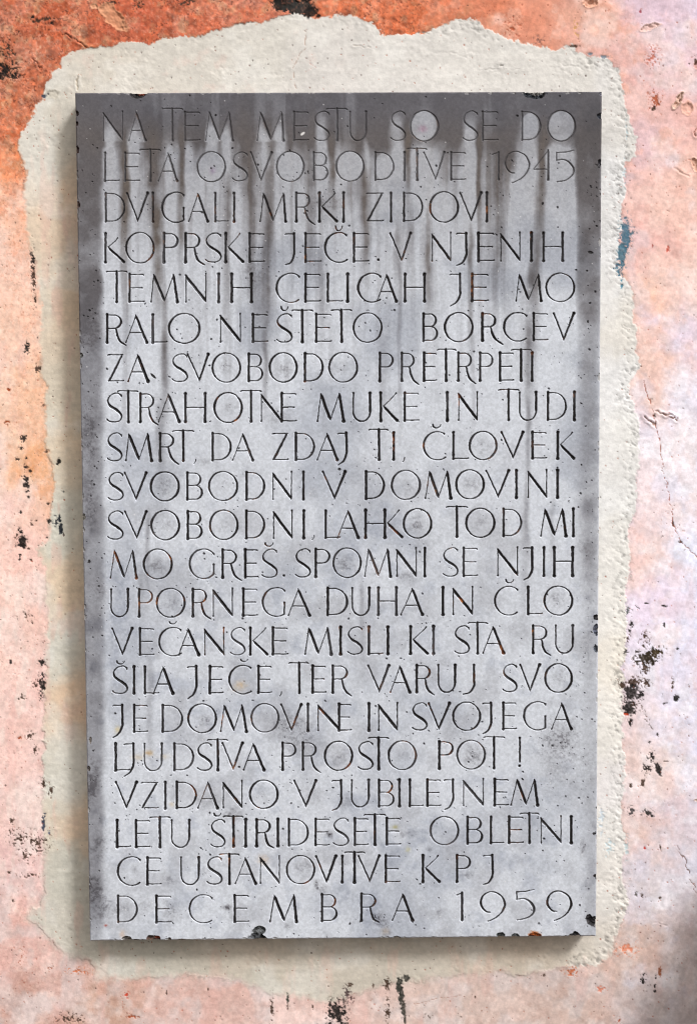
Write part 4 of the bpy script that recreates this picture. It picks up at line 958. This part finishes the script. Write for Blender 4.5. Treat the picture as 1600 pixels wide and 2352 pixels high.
# rain streaks: the dirty film runs down between the letters and is broken by them
DARK = [(196, 40, 205, 740, .66, .2), (204, 34, 640, 2170, .60, 0), (286, 10, 318, 620, .55, 1), (287, 7, 600, 1000, .24, .5), (352, 17, 290, 520, .62, .6), (361, 10, 480, 705, .80, 1), (380, 7, 660, 780, .62, .7), (381, 8, 770, 935, .72, .25), (368, 10, 920, 1110, .42, 0),
 (341, 5, 1180, 1345, .38, 0), (326, 6, 1320, 1400, .3, 0), (417, 8, 290, 620, .40, .8), (437, 7, 470, 550, .30, .8), (522, 8, 400, 720, .40, .6), (563, 24, 230, 400, .62, .4), (577, 9, 380, 650, .40, .3), (592, 12, 630, 800, .38, .1), (617, 10, 250, 560, .36, .4), (612, 13, 500, 770, .48, .2), (609, 6, 750, 920, .52, 0),
 (665, 8, 300, 365, .40, .5), (716, 9, 240, 620, .46, .3), (738, 13, 590, 780, .34, 0), (762, 8, 320, 480, .55, .9), (820, 14, 320, 420, .48, .5), (838, 9, 390, 620, .50, .8), (870, 22, 240, 350, .5, .1), (935, 7, 290, 440, .60, .9), (911, 8, 420, 640, .42, .5), (941, 11, 470, 610, .28, .5),
 (982, 6, 420, 700, .42, .9), (919, 5, 590, 970, .38, .2), (1035, 26, 240, 352, .42, .2), (1101, 6, 300, 520, .52, .6), (1082, 7, 490, 800, .46, .6), (1086, 5, 780, 1000, .25, .2), (1144, 17, 370, 620, .42, .5), (1137, 8, 590, 740, .34, .3), (1150, 30, 320, 425, .38, .3),
 (1246, 9, 285, 470, .58, .6), (1226, 15, 410, 640, .62, .5), (1223, 13, 620, 770, .50, .3), (1216, 11, 750, 940, .50, .1), (1210, 6, 920, 1240, .34, 0), (1275, 6, 440, 640, .16, .6), (1352, 30, 205, 700, .62, .2), (1352, 26, 640, 1330, .46, .15), (1356, 18, 1250, 2170, .20, .1),
 (880, 8, 770, 1000, .22, 0), (745, 8, 900, 1000, .18, 0), (990, 7, 590, 770, .30, .5), (500, 8, 960, 1080, .2, 0), (832, 6, 1340, 1480, .35, 0), (1205, 10, 1170, 1420, .26, .2), (1268, 6, 1150, 1330, .2, .3), (345, 8, 1500, 1760, .22, .2), (960, 10, 1180, 1260, .15, 0)]
LIGHT = [(252, 13, 292, 440, .78), (306, 13, 292, 425, .72), (388, 8, 318, 425, .45), (434, 9, 318, 460, .5), (487, 11, 292, 445, .75), (520, 11, 292, 385, .75), (612, 12, 292, 390, .6), (644, 13, 292, 365, .6), (738, 14, 258, 430, .55), (780, 12, 326, 480, .35), (843, 6, 322, 405, .55),
 (910, 16, 258, 520, .6), (975, 27, 318, 500, .65), (1078, 15, 258, 520, .72), (1215, 18, 258, 560, .75), (1287, 29, 316, 900, .85), (1190, 22, 390, 610, .55), (455, 10, 400, 640, .4), (540, 10, 420, 640, .4), (690, 12, 420, 620, .35), (790, 14, 470, 640, .35), (1020, 16, 420, 640, .4), (1055, 12, 540, 660, .3), (250, 16, 420, 700, .45), (395, 12, 430, 700, .35), (880, 12, 400, 520, .3), (660, 10, 380, 430, .3)]
TOP = 0.97 * sstep(385, 250, V2 + 22 * fbm(U2, V2 * 0.3, 30, 3, 84)) + 0.36 * sstep(640, 330, V2) + 0.16 * sstep(900, 500, V2)
TOP = np.clip(TOP, 0, 0.98)
dark, brown = TOP.copy(), 0.35 * TOP * sstep(240, 330, V2) + 0.1
wob = 3.5 * fbm(U2, V2, 60, 3, 85)
for (x, hw, y0, y1, k) in LIGHT:
    w = pwin(x - hw * 2.2 - 6, x + hw * 2.2 + 6, y0 - 20, y1 + 60)
    a = np.abs(U2[w] + wob[w] - x) / hw
    dark[w] -= k * np.exp(-a ** 2.6) * sstep(y0 - 14, y0 + 40, V2[w]) * (1 + 0.25 * n_mid[w]) * sstep(y1 + 70, y1 - 90, V2[w])
for (x, hw, y0, y1, k, br) in DARK:
    w = pwin(x - hw * 2.2 - 6, x + hw * 2.2 + 6, y0 - 40, y1 + 60)
    a = np.abs(U2[w] + wob[w] - x) / hw
    e = k * 0.9 * np.exp(-a ** (2.4 if hw < 30 else 7)) * sstep(y0 - 40, y0 + 40, V2[w]) * sstep(y1 + 90, y1 - 120, V2[w]) * (1 + (0.40 if hw < 30 else 0.18) * n_mid[w])
    dark[w] += e
    brown[w] += br * e * 0.9
for (x, y, rx, ry, k) in [(971, 289, 32, 34, .55), (1287, 289, 32, 34, .50), (485, 382, 32, 34, .5), (666, 382, 31, 34, .5), (803, 382, 31, 34, .55), (880, 382, 20, 30, .35), (1216, 290, 20, 30, .4)]:
    w = pwin(x - rx - 6, x + rx + 6, y - ry - 6, y + ry + 6)
    r = np.hypot((U2[w] - x) / rx, (V2[w] - y) / ry)
    dark[w] -= k * sstep(1.03, 0.94, r)
spk = sstep(-0.3, 0.6, fbm(U2, V2, 5, 3, 78, gain=0.7))
BLOB = [(1285, 1690, 40, 34, .50), (1300, 1735, 70, 40, .22), (1338, 1948, 6, 13, .60), (212, 1808, 14, 26, .62), (222, 1762, 16, 24, .3), (216, 2045, 18, 26, .66), (236, 2085, 22, 28, .45), (228, 1945, 18, 30, .3), (530, 1870, 17, 12, .5), (727, 2033, 5, 11, .85), (742, 2044, 12, 13, .3), (869, 2108, 13, 12, .6), (884, 2126, 12, 14, .35), (888, 2143, 8, 8, .3), (524, 2085, 6, 6, .85),
 (516, 2084, 9, 4, .4), (1072, 2010, 16, 7, .35), (758, 1919, 5, 5, .9), (757, 1914, 9, 7, .4), (924, 1917, 5, 6, .7), (940, 1916, 14, 8, .35), (985, 1951, 5, 4, .7), (690, 1690, 50, 34, .30), (665, 1650, 30, 24, .25), (1090, 1735, 25, 25, .3), (935, 1330, 22, 16, .3), (795, 1840, 12, 12, .35), (730, 1830, 16, 16, .25), (285, 2090, 16, 16, .3), (330, 2080, 20, 20, .2), (395, 2095, 20, 22, .28), (470, 1840, 30, 20, .16), (1290, 1790, 40, 40, .2), (390, 2020, 14, 12, .3), (955, 1210, 14, 12, .35), (1010, 2095, 8, 8, .35), (205, 1000, 18, 70, .35), (208, 1150, 16, 60, .3), (228, 1360, 20, 30, .16), (208, 760, 24, 50, .3), (660, 2125, 10, 10, .35), (312, 1995, 12, 10, .2), (1345, 1500, 22, 60, .12), (640, 960, 30, 20, .22), (470, 1060, 16, 12, .2), (1348, 1260, 20, 20, .2), (580, 640, 20, 40, .3), (752, 470, 30, 30, .28)]
for (x, y, rx, ry, k) in BLOB:
    w = pwin(x - 2 * rx - 8, x + 2 * rx + 8, y - 2 * ry - 8, y + 2 * ry + 8)
    r = np.hypot((U2[w] - x) / rx, (V2[w] - y) / ry) + 0.35 * fbm(U2[w], V2[w], max(6, rx * .7), 3, 86)
    dark[w] += k * np.exp(-np.clip(r, 0, None) ** 2 * 1.1) * (0.45 + 0.95 * spk[w])
for (li, x, y) in o_centres:
    if li < 6:
        continue
    k = jit.uniform(0.02, 0.42)
    w = pwin(x - 34, x + 34, y - 34, y + 34)
    r = np.hypot(U2[w] - x - jit.uniform(-6, 6), V2[w] - y - jit.uniform(-6, 6)) / jit.uniform(12, 20) + 0.3 * fbm(U2[w], V2[w], 12, 3, 87)
    dark[w] += k * np.exp(-np.clip(r, 0, None) ** 2) * (0.4 + 1.0 * spk[w])
for tri, k in (([(238, 266), (238, 324), (280, 324)], .62), ([(311, 260), (296, 326), (336, 326)], .62), ([(480, 268), (470, 324), (502, 324)], .66), ([(523, 278), (505, 322), (531, 324)], .5),
               ([(598, 268), (589, 324), (621, 324)], .55), ([(645, 266), (623, 322), (652, 324)], .5), ([(383, 470), (372, 420), (394, 420)], .0)):
    w = pwin(min(p[0] for p in tri) - 8, max(p[0] for p in tri) + 8, min(p[1] for p in tri) - 8, max(p[1] for p in tri) + 8)
    dark[w] -= 0.55 * k * sstep(-4.0, 2.5, signed_poly(U2[w], V2[w], tri)) * sstep(255, 300, V2[w] + 10 * n_mid[w])
dark -= (0.16 * sstep(0.0, 0.7, fbm(U2, V2, 26, 3, 103, sx=1.0, sy=0.08)) + 0.10 * sstep(0.0, 0.7, n_mid)) * sstep(420, 330, V2)
fine_run = fbm(U2 + 0.6 * wob, V2, 11, 4, 102, sx=1.0, sy=0.025) * sstep(290, 400, V2) * sstep(1150, 500, V2) * sstep(232, 245, U2) * sstep(1330, 1310, U2)
dark += 0.17 * fine_run
brown += 0.25 * np.clip(fine_run, 0, 1)
dark = np.maximum(dark, 0.34 * sstep(760, 330, V2) + 0.06 * sstep(300, 240, V2))
dark = np.clip(dark * (1 + 0.12 * n_mid) + 0.02, 0, 1)
brown = np.clip(brown, 0, 1)
dcol = np.array([95., 92., 95.]) + (np.array([100., 89., 80.]) - np.array([95., 92., 95.])) * brown[..., None]
# a film of dirt darkens multiplicatively
CS = CS * (1 - dark[..., None] * (1 - dcol / 212.0) * 1.0)
for (x, y, rx, ry, cc, k) in [(342, 1730, 9, 6, (176, 142, 96), .7), (316, 1739, 12, 7, (190, 172, 144), .5), (376, 1738, 12, 5, (192, 176, 150), .4), (553, 1573, 10, 8, (196, 168, 134), .7), (545, 1580, 16, 10, (180, 170, 156), .4), (906, 1900, 7, 4, (166, 160, 112), .7), (936, 1951, 5, 6, (186, 180, 136), .6), (270, 1676, 6, 8, (186, 166, 116), .6), (395, 1848, 6, 5, (190, 170, 140), .5), (243, 2126, 3.5, 3, (150, 60, 50), .8), (282, 2146, 6, 8, (196, 164, 140), .5),
 (971, 296, 9, 8, (150, 120, 140), .7), (488, 392, 6, 8, (132, 118, 140), .7), (605, 1975, 12, 10, (186, 158, 130), .5), (885, 2140, 10, 8, (164, 150, 136), .5)]:
    w = pwin(x - 3 * rx, x + 3 * rx, y - 3 * ry, y + 3 * ry)
    r = np.hypot((U2[w] - x) / rx, (V2[w] - y) / ry) + 0.3 * fbm(U2[w], V2[w], 5, 3, 88)
    CS[w] = mix(CS[w], np.array(cc, dtype=np.float64), k * np.exp(-np.clip(r, 0, None) ** 2))
CS = CS * (1 + 0.04 * n_fin + 0.035 * fbm(U2, V2, 3, 2, 79) + 0.03 * n_mid)[..., None]

# natural pores
NPOR = 7000
qu, qv = jit.uniform(172, 1382, NPOR), jit.uniform(212, 2162, NPOR)
clus = vnoise(qu / 60, qv / 60, 901) + 0.5 * vnoise(qu / 22, qv / 22, 902)
for k in range(NPOR):
    edge = min(qu[k] - 172, 1382 - qu[k])
    pr = 0.30 + 0.5 * clus[k] + (0.45 if edge < 60 else 0.0)
    if qv[k] < 330:
        pr *= 0.35
    if jit.random() > pr * 0.75:
        continue
    r = jit.choice([1.1, 1.5, 2.0, 2.7], p=[.45, .34, .16, .05])
    w = pwin(qu[k] - 7, qu[k] + 7, qv[k] - 7, qv[k] + 7)
    if w is None:
        continue
    an, el = jit.uniform(0, 3.14), jit.uniform(0.45, 1.0)
    a, b = U2[w] - qu[k], V2[w] - qv[k]
    d = np.hypot((a * math.cos(an) + b * math.sin(an)), (-a * math.sin(an) + b * math.cos(an)) / el) / r
    g = sstep(1.4, 0.5, d)
    depth[w] = np.maximum(depth[w], r * 1.1 * g)
    CS[w] = mix(CS[w], np.array([58., 56., 60.]), jit.uniform(0.5, 0.95) * g)
for (x, y, rx, ry, an) in [(352, 864, 8, 2.6, .75), (485, 779, 2.2, 2.2, 0), (779, 1078, 3.4, 3, 0), (549, 1762, 2.8, 2.4, 0), (563, 752, 1.5, 1.5, 0), (1355, 580, 6, 3, .2), (1347, 622, 2.4, 2, 0), (1322, 620, 3, 1.5, 0), (1349, 739, 2, 3, 0), (235, 1460, 2.4, 1.8, 0), (803, 2122, 1.8, 3.2, .3), (954, 2125, 1.6, 1.6, 0), (841, 2147, 1.5, 1.5, 0), (1199, 1790, 3.6, 2, .8), (1200, 1773, 2.6, 1.8, .8), (452, 2044, 2, 2.6, 0), (286, 2017, 2, 2, 0), (1366, 2012, 3, 2.6, 0), (205, 1290, 3, 4, 0), (1245, 468, 2.4, 3.4, .4), (1334, 1068, 2, 2, 0), (265, 1639, 2.6, 2.2, 0)]:
    w = pwin(x - rx - 4, x + rx + 4, y - rx - 4, y + rx + 4)
    a, b = U2[w] - x, V2[w] - y
    d = np.hypot((a * math.cos(an) + b * math.sin(an)) / rx, (-a * math.sin(an) + b * math.cos(an)) / ry)
    g = sstep(1.25, 0.75, d)
    depth[w] = np.maximum(depth[w], 2.0 * g)
    CS[w] = mix(CS[w], np.array([44., 42., 44.]), 0.95 * g)
for k in range(260):
    x, y, r = jit.uniform(180, 1375), jit.uniform(220, 2150), jit.uniform(0.8, 1.5)
    w = pwin(x - 4, x + 4, y - 4, y + 4)
    CS[w] = mix(CS[w], np.array([226., 226., 228.]), 0.7 * sstep(1.4, 0.5, np.hypot(U2[w] - x, V2[w] - y) / r))
w = pwin(686, 706, 300, 318)
CS[w] = mix(CS[w], np.array([216., 214., 214.]), sstep(1.2, 0.8, np.hypot((U2[w] - 695) / 5, (V2[w] - 307 + 0.5 * (U2[w] - 695)) / 3.2)))

# paint left in the cuts: black, worn thin in the upper lines, rubbed back to a rusty brown here and there
inpaint = sstep(-0.35, 0.45, G + 0.25 * fbm(U2, V2, 5, 2, 90))
ptone = fbm(U2, V2 * 0.6, 32, 3, 91)
pc = np.zeros(U2.shape + (3,)) + np.array([30., 28., 29.])
pc = mix(pc, np.array([112., 56., 26.]), 0.75 * sstep(0.42, 0.9, ptone) * sstep(0.0, 0.5, fbm(U2, V2, 9, 2, 92) + 0.25))
pc = mix(pc, np.array([176., 104., 48.]), 0.7 * sstep(0.72, 1.0, ptone) * sstep(0.1, 0.6, fbm(U2, V2, 7, 2, 93)))
pc = mix(pc, np.array([94., 92., 96.]), 0.70 * sstep(520, 380, V2) + 0.45 * sstep(0.35, 0.8, fbm(U2, V2, 26, 3, 94)) * sstep(0.1, 0.6, fbm(U2, V2, 6, 2, 95)))
ltone = np.random.default_rng(5).random(len(LETTER)) ** 2
pc = mix(pc, np.array([92., 92., 98.]), 0.7 * ltone[LID] * sstep(-0.5, 0.4, ptone))
CS = mix(CS, pc, inpaint * (1 - 0.25 * sstep(430, 330, V2)))
halo = np.clip(1 - np.abs(G + 1.1) / 1.1, 0, 1) * (G < -0.2)
CS = CS * (1 + 0.13 * halo * sstep(400, 600, V2))[..., None]       # lit rim along each cut, painted lighter into the stone

# arris of the slab: worn bevel and knocks
wpx = 1.0 / PX
eL, eR = (QX + PW / 2) * wpx, (PW / 2 - QX) * wpx
eT, eB = (PH / 2 - QZ) * wpx, (QZ + PH / 2) * wpx
em = np.minimum(np.minimum(eL, eR), np.minimum(eT, eB)) + 0.8 * fbm(U2, V2, 12, 3, 96)
depth = np.maximum(depth, np.clip(2.6 - em, 0, 3) * 0.9)
DK, GR_, RS = (44, 42, 44), (92, 92, 94), (126, 62, 28)
CHIPS = [(317, 212, 20, 14, 12, DK), (322, 210, 12, 8, 10, (96, 44, 28)), (1228, 214, 30, 14, 11, (44, 48, 54)), (1228, 208, 18, 9, 5, (126, 124, 122)), (176, 260, 5, 6, 7, (66, 54, 54)), (177, 284, 4, 6, 6, (66, 54, 54)), (177, 343, 5, 8, 7, (66, 50, 48)), (179, 470, 5, 8, 6, (74, 60, 58)), (186, 816, 6, 7, 6, (84, 84, 82)), (1377, 266, 7, 7, 9, (70, 74, 84)), (1377, 372, 5, 6, 8, (60, 58, 64)), (1374, 380, 3, 6, 4, (70, 68, 72)),
 (1368, 1419, 6, 7, 7, DK), (1367, 1446, 7, 13, 8, (88, 92, 108)), (1367, 1490, 5, 9, 7, (70, 74, 82)), (1362, 2116, 20, 15, 13, DK), (1352, 2108, 9, 8, 8, DK), (1150, 2150, 11, 10, 9, (76, 82, 82)), (1183, 2152, 11, 8, 8, (96, 102, 106)), (1228, 2152, 18, 12, 9, RS), (1318, 2152, 15, 13, 11, (58, 56, 58)), (292, 2158, 13, 9, 8, (96, 90, 86)), (354, 2156, 18, 9, 9, (78, 58, 50)), (361, 2154, 6, 4, 6, (150, 60, 36)), (390, 2158, 5, 6, 7, (66, 52, 48)), (910, 2154, 9, 5, 7, (44, 36, 32)), (714, 2158, 6, 3, 5, (66, 52, 44)),
 (594, 2138, 17, 13, 7, (72, 74, 76)), (590, 2152, 20, 10, 8, (64, 66, 70)), (603, 2156, 12, 10, 12, (52, 54, 56)), (416, 2159, 10, 2.5, 5, (66, 52, 44)), (320, 2160, 20, 3, 5, (80, 72, 66)), (1380, 215, 5, 5, 6, (110, 110, 122)), (440, 2160, 22, 2, 4, (90, 78, 70)), (208, 1700, 3, 8, 5, (104, 98, 94)), (204, 1765, 4, 6, 5, (84, 78, 76)), (192, 1188, 4, 8, 6, (100, 98, 92)), (1366, 2012, 5, 4, 5, DK), (1364, 1915, 4, 3, 5, DK), (450, 212, 8, 2, 4, (70, 62, 60))]
for (x, y, rx, ry, dp, cc) in CHIPS:
    if y > 2100:
        rx, ry = rx * 0.88, ry * 0.88
    w = pwin(x - 2 * rx - 5, x + 2 * rx + 5, y - 2 * ry - 5, y + 2 * ry + 5)
    if w is None:
        continue
    n = fbm(U2[w], V2[w], max(5, rx * .7), 3, 97)
    r = np.hypot((U2[w] - x) / rx, (V2[w] - y) / ry) + 0.22 * n
    g = sstep(1.02, 0.80, r)
    depth[w] = np.maximum(depth[w], dp * g * (0.75 + 0.35 * fbm(U2[w], V2[w], 6, 3, 98)))
    cv = np.zeros(n.shape + (3,)) + np.array(cc, dtype=np.float64)
    cv = cv * (1 + 0.55 * fbm(U2[w], V2[w], 5, 3, 99))[..., None]
    CS[w] = mix(CS[w], np.clip(cv, 10, 200), sstep(1.06, 0.92, r) * 0.92)
for k in range(90):                        # small pale nicks all round the arris
    sd = k % 4
    t = jit.random()
    x, y = [(172 + 36 * t + 1, 212 + 1948 * t), (1380 - 11 * t - 1, 213 + 1938 * t), (174 + 1204 * t, 213), (209 + 1158 * t, 2159 - 8 * t)][sd]
    r_ = jit.uniform(1.6, 4.0)
    w = pwin(x - 9, x + 9, y - 9, y + 9)
    if w is None:
        continue
    r = np.hypot((U2[w] - x) / (r_ * (1.0 if sd < 2 else 1.8)), (V2[w] - y) / (r_ * (1.8 if sd < 2 else 1.0))) + 0.25 * fbm(U2[w], V2[w], 4, 2, 101)
    g = sstep(1.05, 0.7, r)
    depth[w] = np.maximum(depth[w], 3.2 * g)
    CS[w] = mix(CS[w], np.array([168., 166., 166.]), 0.6 * g)
w = pwin(1195, 1262, 2120, 2165)           # rust bleeding from a fixing at the lower edge
r = np.hypot((U2[w] - 1226) / 13, (V2[w] - 2146) / 8) + 0.25 * fbm(U2[w], V2[w], 6, 3, 89)
CS[w] = mix(CS[w], np.array([170., 84., 30.]), 0.85 * sstep(1.3, 0.6, r))
CS[w] = mix(CS[w], np.array([60., 22., 12.]), 0.8 * sstep(0.8, 0.3, np.hypot((U2[w] - 1220) / 14, (V2[w] - 2152) / 7)))

depth = depth + 0.10 * fbm(U2, V2, 90, 3, 100) + 0.10
cols = (lin(np.clip(CS, 0, 255)) * ALB).reshape(-1, 3)
co = np.stack([QX, -PD + depth * PX, QZ], -1).reshape(-1, 3)
nr, nc = U2.shape
idx = np.arange(nr * nc).reshape(nr, nc)
faces = np.stack([idx[:-1, :-1], idx[1:, :-1], idx[1:, 1:], idx[:-1, 1:]], -1).reshape(-1, 4)
cut = np.where(G > -LIP, LID, 0)
fid = np.maximum(np.maximum(cut[:-1, :-1], cut[1:, :-1]), np.maximum(cut[1:, 1:], cut[:-1, 1:])).ravel()
ring = np.concatenate([idx[0, :-1], idx[:-1, -1], idx[-1, :0:-1], idx[:0:-1, 0]])
back = np.arange(len(ring)) + len(co)
cob = co[ring].copy()
cob[:, 1] = 0.004
side_col = np.clip(cols[ring], lin(np.array([110., 106., 104.])) * ALB, lin(np.array([176., 174., 174.])) * ALB)
co2 = np.concatenate([co, cob])
col2 = np.concatenate([cols, side_col])
sk = np.stack([ring, np.roll(ring, -1), np.roll(back, -1), back], -1)
q = [nc - 1, nr - 1]
corner = np.array([[back[0], back[q[0]], back[q[0] + q[1]], back[2 * q[0] + q[1]]]])

plaque = bpy.data.objects.new('memorial_plaque', None)
plaque.location = (0, 0, -PH / 2)
plaque.empty_display_size = 0.05
plaque['label'] = 'grey limestone memorial plaque with carved lettering and dark rain streaks on the mortar patch'
plaque['category'] = 'plaque'
COL.objects.link(plaque)
shift = np.array([0, 0, PH / 2])
make_mesh('stone_slab', co2 + shift, np.concatenate([faces[fid == 0], sk, corner]), col2, mat_stone, plaque)
order = np.argsort(fid, kind='stable')
starts = np.searchsorted(fid[order], np.arange(len(LETTER) + 1))
line_ob = []
for li, L in enumerate(LINES):
    e = bpy.data.objects.new('inscription_line', None)
    ys = [L[1] + (c[0] + c[1]) / 2 / ZS for c in L[2]]
    e.location = (0, -PD, from_design(800, ys[1], -PD)[2] + PH / 2)
    e.empty_display_size = 0.02
    e.parent = plaque
    e['label'] = 'carved line reading ' + L[0]
    COL.objects.link(e)
    line_ob.append(e)
for k in range(1, len(LETTER)):
    sel = order[starts[k]:starts[k + 1]]
    if len(sel) == 0:
        continue
    li, ch = LETTER[k]
    off = np.array(line_ob[li].location)
    kind = 'punctuation_mark' if ch in '.,!' else 'carved_numeral' if ch in '1459' else 'carved_letter'
    make_mesh(kind, co2 + shift - off, faces[sel], col2, mat_stone, line_ob[li])
